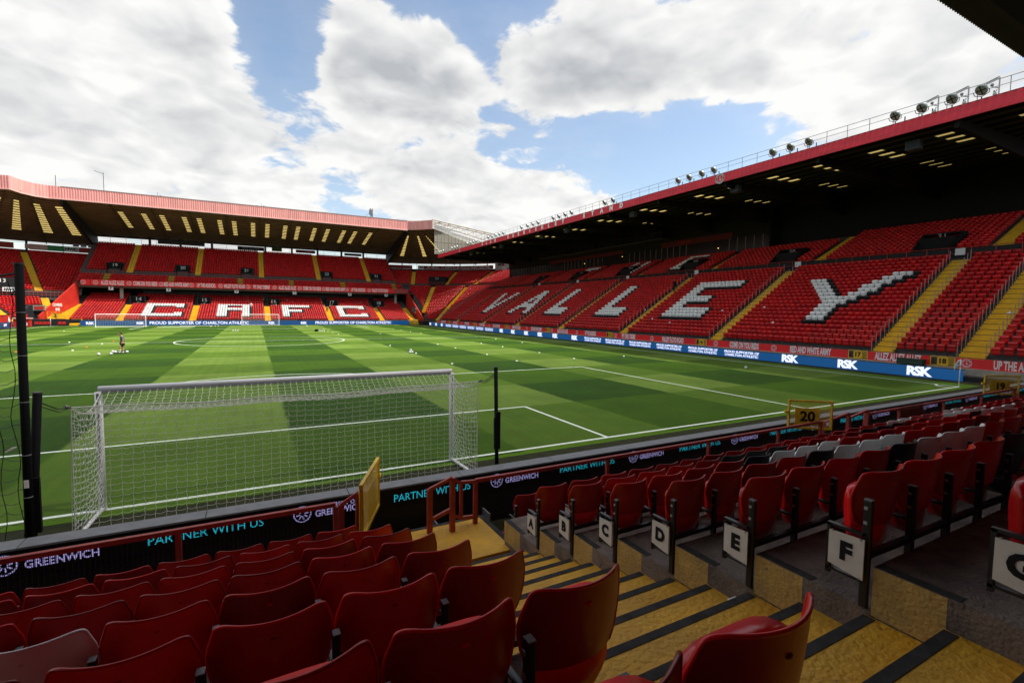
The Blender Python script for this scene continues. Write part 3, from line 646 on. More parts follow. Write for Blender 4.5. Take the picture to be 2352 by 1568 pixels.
def side_pt(s_, v, w_):
    a = top_pt(s_, v); b = np.array((s_*(3.70+.08*v), -.07+(yb_+.07)*v, .03)); p = a*(1-w_)+b*w_; p[0] -= s_*.10*math.sin(PI*v)*math.sin(PI*w_); return p
net = MB()
def netgrid(fn, nu, nv, th=.0052, zig=.022):
    P = [[fn(i/nu, j/nv)+np.array(((.010 if (i+j) % 2 else -.010)+R.gauss(0, .004), R.gauss(0, .006), R.gauss(0, .006)))*(0 < i < nu and 0 < j < nv) for j in range(nv+1)] for i in range(nu+1)]
    for i in range(nu+1):
        for j in range(nv+1):
            off = R.gauss(0, .006)
            if j < nv: 
                a, b = P[i][j], P[i][j+1]; net.tube(a, b, th, 3, False)
            if i < nu:
                a, b = P[i][j], P[i+1][j]; mid = (a+b)/2-np.array((0, 0, zig*.7+abs(R.gauss(0, .006)))); net.tube(a, mid, th, 3, False); net.tube(mid, b, th, 3, False)
netgrid(lambda a, b: top_pt(-1+2*a, b), 56, 15, .0045)
netgrid(lambda a, b: back_pt(-1+2*a, b), 47, 22, .0037)
for s_ in (-1, 1): netgrid(lambda a, b: side_pt(s_, a, b), 13, 20, .0045, .03)
net.obj('net', netm, goal)
rp = MB(); rp.path([top_pt(-1+2*i/40, 1) for i in range(41)], .008, 5)
for s_ in (-1, 1): rp.path([back_pt(s_, i/10) for i in range(11)], .008, 5); rp.path([top_pt(s_, i/10) for i in range(11)], .007, 5)
rp.obj('net_rope', netm, goal)
# net poles with straps
def net_pole(x0, y, x1, zt, label, s_):
    p = empty('net_pole', label, 'pole', group='black net support poles')
    MB().tube((x0, y, 0), (x1, y, zt), .052 if s_ < 0 else .042, 12).obj('shaft', blackpole, p, True)
    MB().tube((x1, y, zt-.01), (x1+.001, y, zt+.02), .055 if s_ < 0 else .045, 12).obj('cap', mat('pole_cap', (.05, .05, .05), .5, .4), p)
    xm = x0*.32+x1*.68; MB().prism([(-.07, .95), (.055, .95), (.055, 1.75), (-.03, 1.75), (-.08, 1.6)], 1, y-.10, y-.04).obj('wrap', blackpole, p, loc=(xm, 0, -.1 if s_ < 0 else .2))
    a = top_pt(s_, 1); q = MB(); q.path([(x1, y, zt-.12), tuple((np.array((x1, y, zt-.12))*.45+a*.55)+np.array((0, 0, -.06))), tuple(a)], .010, 5); q.path([(x1, y, zt-.18), tuple((np.array((x1, y, zt-.18))*.4+a*.6)+np.array((0, 0, -.08))), tuple(a)], .008, 5)
    q.obj('strap', steel_black, p); MB().tube(tuple(a*.92+np.array((x1, y, zt))*.08), tuple(a*.8+np.array((x1, y, zt))*.2+np.array((0, 0, -.02))), .018, 6).obj('hook', galv, p)
    return p
net_pole(-3.89, -3.0, -3.71, 2.85, 'short black net pole left of the near goal, in front of the tall pole', -1)
net_pole(3.62, -3.05, 3.56, 2.89, 'slim black net pole right of the near goal', 1)
tp = empty('ball_stop_pole', 'tall black pole holding the ball-stop net at the left edge', 'pole')
MB().tube((-3.83, -3.15, 0), (-3.80, -3.1, 4.66), .05, 12).obj('shaft', blackpole, tp, True)
MB().tube((-3.80, -3.1, 4.66), (-3.802, -3.1, 4.69), .054, 12).obj('cap', mat('pole_cap', (.05, .05, .05), .5, .4), tp)
for z in (1.4, 2.0, 2.75, 3.4, 4.0): MB().tube((-3.83+.006*z, -3.15+.01*z, z), (-3.83+.006*z, -3.15+.01*z, z+.012), .053, 10).obj('tie', steel_grey, tp)
MB().box(-3.84, -3.79, -3.20, -3.19, 1.55, 1.66).obj('sticker', white_seat, tp)
bn = MB(); cw = .17
def bpt(i, j): return (-3.80-.12-cw*i+.03*math.sin(j*.9+i), -3.1+.05*math.sin(i*.8+j*.4), 4.45-.155*j-.05*math.sin(i*.5)-.03*math.sin(j*1.3+i*2)-(.0 if i else .02))
for i in range(9):
    for j in range(27):
        bn.tube(bpt(i, j), bpt(i, j+1), .0055, 3, False)
        if i < 8:
            a, b = np.array(bpt(i, j)), np.array(bpt(i+1, j)); md_ = (a+b)/2-np.array((0, 0, .025)); bn.tube(a, md_, .005, 3, False); bn.tube(md_, b, .005, 3, False)
for j in range(0, 27, 2): bn.path([(-3.76, -3.1, 4.35-.155*j), (-3.86-.05*math.sin(j), -3.1, 4.30-.155*j), bpt(0, j+1)], .006, 4)
bn.path([(-3.78, -3.1, 4.55), (-4.1, -3.1, 4.48), (-4.6, -3.1, 4.36), (-6, -3.1, 4.25)], .014, 5)
bo = bn.obj('ball_stop_net', steel_black); tag(bo, 'black ball-stop net hanging left of the tall black pole', 'net')
tag(MB().prism([(-.06, -.02), (-.02, .0), (.05, .035), (.06, .05), (.0, .04), (-.06, .0)], 1, -.01, .01).obj('ribbon', white_seat, loc=(-3.95, -3.2, 2.10)), 'white scrap of tape tied to the ball-stop net', 'tape')

# far goals
def simple_goal(loc, rz, label, wdt=7.32):
    g = empty('football_goal', label, 'goal', loc, rz, 'football goals'); h = wdt/2
    MB().tube((-h, 0, 2.44), (h, 0, 2.44), .06, 8).obj('crossbar', white_paint, g)
    for x in (-h, h): MB().tube((x, 0, 0), (x, 0, 2.44), .06, 8).obj('post', white_paint, g)
    b = MB(); b.tube((-h, 0, .05), (-h, 1.8, .05), .05, 6); b.tube((h, 0, .05), (h, 1.8, .05), .05, 6); b.tube((-h, 1.8, .05), (h, 1.8, .05), .05, 6); b.obj('ground_frame', white_paint, g)
    n = MB()
    for i in range(31):
        x = -h+2*h*i/30; n.tube((x, .9, 2.3), (x, 1.8, .05), .007, 3, False); n.tube((x, 0, 2.42), (x, .9, 2.3), .007, 3, False)
    for j in range(11):
        t = j/10; n.tube((-h, .9+.9*t, 2.3-2.25*t), (h, .9+.9*t, 2.3-2.25*t), .007, 3, False)
    for x in (-h, h):
        for j in range(9): t = j/8; n.tube((x, 0, 2.42*(1-t)), (x, .9+.9*t, 2.3-2.25*t), .007, 3, False)
        for j in range(7): t = j/6; n.tube((x, .9*t, 2.42-.12*t), (x, 1.8*t, .05), .007, 3, False)
    n.obj('net', netm, g); return g
simple_goal((0, LEN+.9, 0), 0, 'white goal at the far end, centred on the far goal line')
simple_goal((-23.1, 101.1, 0), .26, 'white training goal standing to the left of the far goal')

# ------------------------------------------------------------------ boards along the west side
def board_w(name, x, y0, y1, z0, z1, m, label, cat, group=None):
    e_ = empty(name, label, cat, (0, 0, 0), 0, group); MB().box(x, x+.15, y0, y1, z0, z1).obj('panel', m, e_); return e_
RX = (0, -1, 0); UP = (0, 0, 1)
wb = board_w('advertising_board', 38.0, .93, 105.8, .0, .70, navy_screen, 'long blue LED board with white RSK lettering along the right touchline', 'advertising board')
MB().box(37.98, 38.2, .9, 105.83, .703, .74).obj('lid', steel_black, wb)
rsk = [3.2, 7.6, 12.0, 43.3-.8, 47.4, 51.7, 56.0, 60.6, 65.0, 96.4, 100.5, 104.9]
for y in rsk: text('lettering', 'RSK', .80, (37.99, y, .35), RX, UP, screen_text, wb, 1.05, .04, .004, space=.86)
ps = [16.5, 20.8, 25.2, 29.6, 34.0, 38.4]+[70.2+4.35*i for i in range(6)]
for y in ps:
    text('lettering', 'PROUD SUPPORTER OF', .30, (37.99, y, .50), RX, UP, screen_text, wb, 1.12, .008, .004)
    text('lettering', 'CHARLTON ATHLETIC', .30, (37.99, y, .21), RX, UP, screen_text, wb, 1.12, .008, .004)
tag(MB().box(39.05, 39.7, -3, 107, -.05, .74).obj('kerb_wall', kerbm), kind='structure')
tag(MB().box(38.2, 39.05, -3, 107, -.05, .3).obj('kerb_base', dark), kind='structure')
gates = [(18, 2.44), (17, 7.55), (16, 22.1), (15, 36.55), (14, 51.4), (13, 65.7), (12, 80.2), (11, 95.1), (10, 103.4)]
slogans = {17: [('ALLEZ ALLEZ ALLEZ', .5)], 16: [('COME ON YOU REDS', .68), ('RED AND WHITE ARMY', .22)], 15: [('MY ONLY DESIRE', .78), ('VALLEY FLOYD ROAD', .24)], 14: [('ALLEZ ALLEZ ALLEZ', .75), ('UP THE ADDICKS', .25)],
           13: [('COME ON YOU REDS', .75), ('RED AND WHITE ARMY', .22)], 12: [('MY ONLY DESIRE', .75), ('VALLEY FLOYD ROAD', .25)], 11: [('ALLEZ ALLEZ ALLEZ', .75), ('UP THE ADDICKS', .25)], 10: [('RED AND WHITE ARMY', .45)]}
def slog(body, y, parent, h=.74):
    text('lettering', body, h, (39.29, y, 1.05), RX, UP, text_white, parent, .42, .028, .003)
GW = .68
h0 = board_w('hoarding', 39.3, -3, gates[0][1]-GW, .74, 1.36, red_banner, 'red hoarding with UP THE ADDICKS lettering right of gate 18', 'hoarding', 'red hoardings with white slogans')
emblem(.27, (39.285, 1.2, 1.06), RX, UP, text_white, h0); slog('UP THE ADDICKS', -1.3, h0)
for i in range(len(gates)-1):
    g, y = gates[i]; g2, y2 = gates[i+1]; a, b = y+GW, y2-GW
    sl_ = slogans.get(g2, [('', .5)]); words = ', '.join(s for s, _ in sl_ if s)
    hb = board_w('hoarding', 39.3, a, b, .74, 1.36, red_banner, f'{ORD[i+1]} red hoarding from the right, reading {words}', 'hoarding', 'red hoardings with white slogans')
    for s, f in sl_:
        if s:
            slog(s, a+(b-a)*f, hb)
            if b-a > 6: emblem(.26, (39.285, min(b-.5, a+(b-a)*f+3.1), 1.06), RX, UP, text_white, hb)
for g, y in gates:
    e_ = empty('gate', f'{ORD[[q[0] for q in gates].index(g)]} yellow gate from the right in the red hoarding, black number {g}', 'gate', (39.33, y, .74), group='numbered yellow gates along the hoarding')
    f = MB()
    for yy in (-.64, -.28, .26, .64): f.box(-.02, .02, yy-.025, yy+.025, 0, .66)
    f.box(-.02, .02, -.64, .64, .62, .66); f.box(-.02, .02, -.64, .64, .03, .07); f.obj('frame', yellow_steel, e_)
    for j in range(4): MB().box(-.012, .012, -.62, -.30, .15+.12*j, .20+.12*j).obj('slat', yellow_steel, e_)
    MB().box(-.035, -.022, -.26, .28, .08, .60).obj('number_plate', yellow_far, e_)
    text('number', str(g), .46, (-.04, 0.01, .33), RX, UP, black, e_, .95, .02, .002)
gb = empty('grit_box', 'dark green box standing on the kerb between gates 17 and 18', 'box', (38.75, 3.95, .74)); bevel(MB().box(-.25, .25, -.75, .75, 0, .33).obj('body', green_metal, gb), .02); MB().box(-.27, .27, -.78, .78, .33, .39).obj('lid', green_metal, gb)
# ------------------------------------------------------------------ distant seats: one mass, plus the nearest individually
FAR = []   # (x,y,z, facing angle, colour 0 red 1 white 2 black)
GLY = {}
def stroke(cells, c0, r0, c1, r1, wd):
    n = max(abs(r1-r0), 1)
    for r in range(min(r0, r1), max(r0, r1)+1):
        t = (r-r0)/(r1-r0) if r1 != r0 else 0; c = c0+(c1-c0)*t
        for q in range(wd): cells.add((int(round(c))+q, r))
def glyph(ch):
    s = set()
    if ch == 'Y': stroke(s, 6, 0, 6, 3, 3); stroke(s, 6, 4, 0, 10, 3); stroke(s, 7, 4, 13, 11, 3)
    if ch == 'V': stroke(s, 4, 0, -1, 11, 3); stroke(s, 5, 0, 10, 11, 3)
    if ch == 'A': stroke(s, -1, 0, 4, 11, 3); stroke(s, 10, 0, 5, 11, 3); [s.add((c, r)) for c in range(1, 10) for r in (3, 4)]
    if ch == 'L': stroke(s, 0, 0, 0, 11, 3); [s.add((c, r)) for c in range(0, 10) for r in (0, 1, 2)]
    if ch == 'E': stroke(s, 0, 0, 0, 11, 3); [s.add((c, r)) for c in range(0, 11) for r in (0, 1, 2)]; [s.add((c, r)) for c in range(0, 8) for r in (5, 6)]; [s.add((c, r)) for c in range(0, 12) for r in (10, 11)]
    if ch == 't': [s.add((c, r)) for c in range(-2, 6) for r in (6, 7)]; stroke(s, 1, 0, 1, 6, 2)
    if ch == 'h': stroke(s, 0, 0, 0, 7, 2); stroke(s, 5, 0, 5, 7, 2); [s.add((c, r)) for c in range(0, 6) for r in (3, 4)]
    if ch == 'e': stroke(s, 0, 0, 0, 7, 2); [s.add((c, r)) for c in range(0, 7) for r in (0, 7)]; [s.add((c, r)) for c in range(0, 5) for r in (4,)]
    if ch == 'C': stroke(s, 0, 0, 0, 9, 3); [s.add((c, r)) for c in range(0, 14) for r in (0, 1, 8, 9)]; [s.add((c, r)) for c in range(11, 14) for r in (2, 7)]
    if ch == 'n': stroke(s, 0, 0, 0, 9, 4); stroke(s, 10, 0, 10, 9, 3); [s.add((c, r)) for c in range(0, 13) for r in (5, 6, 9)]
    if ch == 'F': stroke(s, 0, 0, 0, 9, 3); [s.add((c, r)) for c in range(0, 13) for r in (8, 9)]; [s.add((c, r)) for c in range(0, 9) for r in (4, 5)]
    return s
def colour_of(cells, c, r):
    if (c, r) in cells: return 1
    if (c-1, r) in cells or (((c, r+1) in cells or (c-1, r+1) in cells) and (c+1, r) not in cells): return 2
    return 0
# --- west stand
west = empty('grandstand', 'long covered stand on the right with VALLEY spelt in white seats', 'grandstand')
XF, ZF, TW, RW = 41.0, 1.30, .605, .371
aisles_w = [(18, .9, 2.3), (17, 6.1, 7.45), (16, 21.2, 22.55), (15, 35.5, 36.8), (14, 50.1, 51.4), (13, 64.5, 65.7), (12, 79.0, 80.2), (11, 94.0, 95.1)]
blocks = []; prev = -3.0
for g, a, b in aisles_w: blocks.append((prev, a)); prev = b
blocks.append((prev, 106.0))
LET = {2: ('Y', 6), 3: ('E', 5), 4: ('L', 7), 5: ('L', 7), 6: ('A', 9), 7: ('V', 9)}
UPL = {6: ('t', 16), 5: ('h', 14), 4: ('e', 10)}
NLOW = 21; SP = .53
def add_seat_row(x, z, y0, y1, kind, cells=None, c0=0, r0=0, rr=0, info=None):
    n = int((y1-y0)/SP); sp = (y1-y0)/n
    for c in range(n):
        y = y1-(c+.5)*sp; q = 0
        if cells: q = colour_of(cells, c-c0, rr-r0)
        FAR.append((x, y, z, -PI/2, q, info+(c,) if info else None))
for r in range(NLOW):
    for bi, (a, b) in enumerate(blocks):
        lt = LET.get(bi); add_seat_row(XF+TW*r+.40, ZF+RW*r, a+.12, b-.12, 'w', glyph(lt[0]) if lt else None, lt[1] if lt else 0, 5, r, ('w', r, bi))
XU, ZU = XF+TW*NLOW+1.3, ZF+RW*NLOW+.75; RU = .28
vomw = [9.6, 24.2, 38.8, 53.2, 67.5, 82.0]
def vom_block(y, r, nr=5): return any(v-1.6 < y < v+1.6 for v in vomw) and r < nr
for r in range(13):
    for bi, (a, b) in enumerate(blocks):
        if r >= 10 and b > 30: continue
        lt = UPL.get(bi); n0 = len(FAR); add_seat_row(XU+TW*r+.40, ZU+RU*r, a-1.9+.12, b-1.9-.12, 'w', glyph(lt[0]) if lt else None, lt[1] if lt else 0, 1, r, None)
        FAR[n0:] = [s for s in FAR[n0:] if not vom_block(s[1], r)]
tb = MB()
for r in range(NLOW): tb.box(XF+TW*r, XF+TW*(r+1), -3, 106.6, ZF+RW*r-.6, ZF+RW*r)
tb.box(XF-1.45, XF, -3, 106.6, .3, ZF-.06)
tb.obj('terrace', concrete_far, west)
MB().box(XF+TW*NLOW, XU, -3, 106.6, ZU-1.4, ZU-.75).obj('gangway', concrete_far, west)
tb = MB()
for r in range(14): tb.box(XU+TW*r, XU+TW*(r+1), -5, 106.6, ZU+RU*r-.8, ZU+RU*r)
tb.obj('upper_terrace', concrete_far, west)
MB().box(XU-.12, XU-.002, -3, 106.6, ZU-.75, ZU+.25).obj('gangway_wall', dark, west)
farp = MB(); rail_m = mat('rail_brown', (.36, .26, .24), .5, .4)
for g, a, b in aisles_w:
    s = MB()
    for r in range(NLOW*2): s.box(XF+TW*r/2-.025, XF+TW*(r+2)/2, a, b, ZF+RW*r/2-.25, ZF+RW*r/2+.015)
    so_ = s.obj('stairway', yellow_far, west); s = MB(); [s.box(XF+TW*r/2-.032, XF+TW*r/2+.012, a+.02, b-.02, ZF+RW*r/2-.012, ZF+RW*r/2+.022) for r in range(0, NLOW*2, 2)]; tag(s.obj('nosing_strips', grip, west), kind='stuff')
    s = MB(); top = 13 if b < 30 else 10
    for r in range(top*2): s.box(XU+TW*r/2-.025, XU+TW*(r+2)/2, a-1.9, b-1.9, ZU+RU*r/2-.25, ZU+RU*r/2+.015)
    s.obj('stairway', yellow_far, west)
    for r in range(0, NLOW):
        x = XF+TW*r+.1; z = ZF+RW*r
        for yy in (a-.03, b+.03):
            p = MB() if g > 15 else farp
            p.tube((x, yy, z), (x, yy, z+.95), .022, 5); p.box(x-.03, x+.03, yy-.03, yy+.03, z+.93, z+1.0)
            if g > 15: p.obj('handrail_post', rail_m, west)
tag(farp.obj('handrail_posts', rail_m, west), kind='stuff')
# rails on the gangway and tunnels
gr = MB()
y = -3
while y < 106: gr.tube((XU-.2, y, ZU-.75), (XU-.2, y, ZU+.35), .03, 5); y += 1.6
gr.tube((XU-.2, -3, ZU+.35), (XU-.2, 106, ZU+.35), .03, 5); gr.tube((XU-.2, -3, ZU-.2), (XU-.2, 106, ZU-.2), .025, 5)
gr.obj('gangway_rail', red_steel, west)
for i, v in enumerate(vomw):
    e_ = MB(); e_.prism([(XU-.05, ZU-.7), (XU+3.2, ZU-.7), (XU+3.2, ZU+2.15), (XU+2.2, ZU+2.15), (XU-.05, ZU+.4)], 1, v-1.55, v-1.4); e_.prism([(XU-.05, ZU-.7), (XU+3.2, ZU-.7), (XU+3.2, ZU+2.15), (XU+2.2, ZU+2.15), (XU-.05, ZU+.4)], 1, v+1.4, v+1.55)
    e_.box(XU+1.1, XU+3.2, v-1.4, v+1.4, ZU-.7, ZU+1.6); e_.box(XU+2.2, XU+3.05, v-1.4, v+1.4, ZU+2.0, ZU+2.15)
    t_ = e_.obj('exit_tunnel', black, west); text('number', str(31-i), .75, (XU+2.15, v, ZU+1.75), RX, UP, steel_grey, t_, 1.1, .0, .01)
    q = MB().box(XU-.26, XU-.24, v-2.6, v-1.9, ZU-.35, ZU+.25); q.obj('notice', white_flat, west)
# back: dark wall, executive boxes, camera gantry
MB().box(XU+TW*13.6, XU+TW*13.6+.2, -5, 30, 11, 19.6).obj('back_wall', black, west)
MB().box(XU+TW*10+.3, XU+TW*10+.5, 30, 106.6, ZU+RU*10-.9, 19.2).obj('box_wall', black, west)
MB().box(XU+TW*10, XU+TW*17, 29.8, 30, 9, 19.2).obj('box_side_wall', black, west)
bxx = XU+TW*10+.3
fr_ = MB(); fz0, fz1 = ZU+RU*10+.3, ZU+RU*10+2.4; y = 31.0
MB().box(bxx-.03, bxx-.001, 30, 106, fz0-.05, fz1).obj('box_glazing', glass_dark, west)
winm = mat('box_frame', (.22, .19, .17), .5, .4)
while y < 105:
    if int(y/7.3) % 3 != 2:
        MB().box(bxx-.08, bxx-.03, y-.04, y+.04, fz0, fz1).obj('box_mullion', winm, west)
    y += 1.35
MB().box(bxx-.06, bxx-.002, 36, 50, fz1+.02, fz1+.9).obj('box_sign', mat('dark_red_sign', (.10, .006, .006), .6, .3), west)
MB().box(bxx-.06, bxx-.002, 60, 86, fz1+.02, fz1+.7).obj('box_sign', mat('dark_red_sign', (.10, .006, .006), .6, .3), west)
text('lettering', 'CYBER.LAB', .6, (bxx-.08, 45, fz1+.45), RX, UP, red_wall, west, 1.0, 0, .004)
for (y, z) in ((38.3, fz0+.9), (72, fz0+1.2), (60, fz0+1.6)): MB().box(bxx-.12, bxx-.09, y-.05, y+.05, z-.05, z+.05).obj('lamp', mat('warm_lamp', (.5, .4, .2), .5, .3, emit=(1, .6, .2), es=2.0), west)
gt = MB(); gt.box(57.2, 59.4, 46, 84, 15.9, 16.0)
for y in range(46, 85, 2): gt.tube((57.2, y, 16), (57.2, y, 17), .03, 4)
gt.tube((57.2, 46, 17), (57.2, 84, 17), .03, 4); gt.tube((57.2, 46, 16.5), (57.2, 84, 16.5), .02, 4); gt.obj('camera_gantry', mat('gantry_grey', (.06, .06, .06), .6, .4), west)
# roof
RX0, RX1, RY0, RY1 = 41.0, 67.0, -4.0, 107.6
def rz(x): return 17.55+.055*(x-41.0)
us = [RX0+.02]; 
pan = []   # skylight panes (x0,x1,y0,y1)
for gi, gx in enumerate((45.3, 54.4, 63.7)):
    for q in range(3): pan.append((gx+1.75*q, gx+1.75*q+1.15))
xs = sorted(set([RX0, RX1]+[v for p_ in pan for v in p_])); pys = []
ks = 0; y = 5.0-4.6*2
ys = [RY0]
while y < RY1-1.5:
    if y > RY0+.2: ys += [y, y+1.05]; pys.append(y)
    y += 4.6
ys.append(RY1); ys = sorted(ys); xset = {p_[0] for p_ in pan}; yset = set(pys)
rg = MB(); rg.grid([[(x, yy, rz(x)) for yy in ys] for x in xs], len(xs), len(ys), lambda i, j: xs[i] in xset and ys[j] in yset); rg.obj('roof_deck', roof_dark, west)
pm = MB().quad((0, 0, 0), (1.15, 0, .055*1.15), (1.15, 1.05, .055*1.15), (0, 1.05, 0)).obj('skylight', sheet, west); first = True
for (a, b) in pan:
    for y in pys:
        if first: q = pm; first = False
        else: q = pm.copy(); col.objects.link(q)
        q.location = (a, y, rz(a)+.002)
for i in range(15): MB().box(RX0+1.2+1.75*i, RX0+1.32+1.75*i, RY0, RY1, rz(RX0+1.2+1.75*i)-.24, rz(RX0+1.2+1.75*i)-.03).obj('purlin', black, west)
y = 3.3
while y < RY1:
    MB().prism([(41.3, rz(41.3)-.25), (67, rz(67)-.25), (67, rz(67)-3.0), (58, rz(58)-1.9), (41.3, rz(41.3)-.75)], 1, y-.14, y+.14).obj('cantilever_beam', black, west); y += 9.15
fa = MB(); n = int((RY1-RY0)/.22); P = []
for i in range(n+1):
    yy = RY0+(RY1-RY0)*i/n; P.append([(RX0-.03+(.035 if i % 2 else -.035), yy, z) for z in (17.32, 18.10)])
Q = []; ysn = []
for i in range(n+1):
    yy = RY0+(RY1-RY0)*i/n; o_ = -.03 if i % 2 else .03; Q.append([(RX0-.03+o_, yy-.03, z) for z in (17.32, 18.10)]); Q.append([(RX0-.03+o_, yy+.05, z) for z in (17.32, 18.10)])
fa.grid(Q, len(Q), 2); fo = fa.obj('fascia', fascia_red, west); md = fo.modifiers.new('s', 'SOLIDIFY'); md.thickness = .03
MB().box(RX0-.08, RX0+.06, RY0, RY1, 18.10, 18.15).obj('fascia_cap', red_steel, west); MB().box(RX0-.07, RX0+.05, RY0, RY1, 17.25, 17.32).obj('fascia_trim', fascia_red, west)
MB().box(RX0, RX0+.3, RY1-.02, RY1+.05, 17.3, 18.1).obj('fascia_end', fascia_red, west)
letters = 'ALAN'; pos = [(c, 79.95-2.0*i) for i, c in enumerate('ALAN')]+[(c, 68.4-2.28*i) for i, c in enumerate('CURBISHLEY')]
pos = [(c, 79.95-(79.95-73.93)/3*i) for i, c in enumerate('ALAN')]+[(c, 68.4-(68.4-50.21)/9*i) for i, c in enumerate('CURBISHLEY')]+[(c, 44.84-(44.84-36.86)/4*i) for i, c in enumerate('STAND')]
for c, y in pos: text('lettering', c, .80, (RX0-.09, y, 17.70), RX, UP, white_paint, west, 1.05, .055, .006)
def club_crest(y, rad):
    n = 28; V = [(0, 0, 0)]+[(rad*math.cos(2*PI*i/n), rad*math.sin(2*PI*i/n), 0) for i in range(n)]
    f = [(0, 1+i, 1+(i+1) % n) for i in range(n)]
    b = raw('crest', [(RX0-.09-.0*v[2], y-v[0], 17.66+v[1]) for v in V], f, mat('crest_navy', (.012, .014, .03), .5, .4), west)
    raw('crest_disc', [(RX0-.095, y-v[0]*.66, 17.66+v[1]*.66) for v in V], f, red_banner, b); emblem(rad, (RX0-.10, y, 17.66), RX, UP, white_flat, b)
club_crest(21.9, .52); club_crest(92.6, .45)
MB().prism([(41, 17.2), (67, 18.6), (67, 1), (62, 1)], 1, 107.3, 107.5)
# north end: railing and low side wall of the west stand
er = MB()
for r in range(NLOW+1):
    for q in range(4): x = XF+TW*(r+q/4); z = ZF+RW*(r+q/4); er.tube((x, 106.8, z), (x, 106.8, z+1.15), .02, 4)
er.tube((XF, 106.8, ZF+1.15), (XF+TW*NLOW, 106.8, ZF+RW*NLOW+1.15), .03, 4); er.obj('end_railing', galv, west)

# roof-edge railing, floodlights, cameras, loudspeakers
rl = empty('roof_railing', 'thin galvanised railing along the edge of the right stand roof', 'railing')
yy = RY0; n = 0
while yy < RY1: MB().tube((41.3, yy, 18.1), (41.3, yy, 19.2), .022, 5).obj('post', steel_grey, rl); yy += 1.58
MB().tube((41.3, RY0, 19.2), (41.3, RY1, 19.2), .022, 5).tube((41.3, RY0, 18.78), (41.3, RY1, 18.78), .018, 5).obj('rail', steel_grey, rl)
def flood():
    f = empty('floodlight', 'x', 'floodlight', group='floodlights along the stand roof edge')
    V = []; F = []; k = 14; prof = [(.0, .30), (.16, .29), (.30, .20), (.36, .05), (.36, .0), (.30, -.02)]
    for r_, h in prof:
        for i in range(k): a = 2*PI*i/k; V.append((-h, r_*math.cos(a), r_*math.sin(a)))
    for j in range(len(prof)-1):
        for i in range(k): i2 = (i+1) % k; F.append((j*k+i, j*k+i2, (j+1)*k+i2, (j+1)*k+i))
    hd = raw('reflector', [(-v[0], v[1], v[2]) for v in V], F, lamp_shell, f, True)
    V = [(0, 0, 0)]+[(-.0, .30*math.cos(2*PI*i/k), .30*math.sin(2*PI*i/k)) for i in range(k)]; raw('lens', V, [(0, 1+(i+1) % k, 1+i) for i in range(k)], lamp_face, hd)
    MB().box(-.02, -.005, -.30, .30, -.03, .03).box(-.02, -.005, -.03, .03, -.30, .30).obj('guard', black, hd)
    hd.rotation_euler = (0, math.radians(-35), math.radians(-20)); hd.location = (-.15, 0, .62)
    b = MB(); b.tube((0, 0, 0), (0, 0, .25), .035, 6); b.path([(-.1, -.40, .62), (0, -.36, .40), (0, 0, .25), (0, .36, .40), (-.1, .40, .62)], .022, 5); b.obj('bracket', steel_black, f)
    MB().box(.0, .05, -.62, -.56, 0, .42).obj('gear_tray', steel_black, f)
    return f
F0 = flood(); FT = tree(F0); flist = [2.07, 3.58, 5.26, 6.88, 13.18, 14.8, 16.45, 22.88, 24.41, 26.09, 27.66, 48.35, 50.04, 51.73, 53.37, 58.05, 59.76, 61.55, 63.77, 70.94, 72.58, 74.19, 75.89, 77.59, 83.85, 85.14, 86.72, 88.62, 94.69, 96.35, 98.12, 104.14, 105.91, 107.3, 38.8, 40.55]
sets_ = [(0, 4, 'set of four beside the roof cameras'), (4, 7, 'set of three left of the roof cameras'), (7, 11, 'set of four left of the near crest'), (34, 36, 'pair above the word STAND'), (11, 15, 'set of four above the letters LEY'), (15, 19, 'set of four above the letters BISH'), (19, 24, 'set of five above the letters CUR'), (24, 28, 'set of four left of the word ALAN'), (28, 31, 'set of three beside the far crest'), (31, 34, 'set of three at the far end of the roof')]
for a, b, d in sets_:
    for j, q in enumerate(sorted(flist[a:b])):
        lab = f'{ORD[j]} floodlight from the right, {d}'
        if a == 0 and j == 0: F0.location = (41.2, q, 18.12); F0['label'] = lab
        else: dup(F0, FT, (41.2, q, 18.12), None, lab)
for i, y in enumerate((1.24, 2.75, 4.35)):
    c = empty('security_camera', f'white security camera on a grey pole on the roof edge, {ORD[i]} from the right', 'security camera', (41.2, y, 18.12), group='security cameras on the roof edge')
    MB().box(-.03, .03, -.03, .03, 0, 1.15).obj('pole', galv, c)
    h = MB(); h.beam((-.02, .06, 1.1), (-.25, .55, .88), .10, .10); h.beam((-.02, .02, 1.2), (-.3, .62, .92), .13, .03); h.obj('housing', mat('camera_white', (.6, .62, .6), .4, .5), c)
    MB().beam((0, 0, .5), (-.15, .3, .62), .05, .05).ico((-.15, .3, .74), .1, 8, 6).obj('arm', galv, c)
    MB().ico((-.1, .16, .16), .11, 10, 6).tube((-.1, .16, .2), (-.05, .08, .42), .03, 6).obj('dome', mat('camera_white', (.6, .62, .6), .4, .5), c)
for i, (y, z) in enumerate(((6.38, 16.85), (21.6, 16.85), (36.9, 16.85), (52.1, 16.85), (59.6, 16.85), (75.2, 16.9), (90.7, 16.9), (105.5, 16.9))):
    s = empty('loudspeaker', f'grey loudspeaker hanging under the right stand roof, {ORD[i]} from the right', 'loudspeaker', (43, y, z), group='loudspeakers under the roof')
    bevel(MB().box(-.3, .3, -.45, .45, -.38, .3).obj('cabinet', mat('speaker_grey', (.07, .08, .10), .6, .4), s), .03); MB().box(-.03, .03, -.03, .03, .3, .75).obj('hanger', steel_black, s)
    MB().box(-.312, -.302, -.38, .38, -.32, .24).obj('grille', mat('speaker_grille', (.05, .06, .075), .8, .3), s)

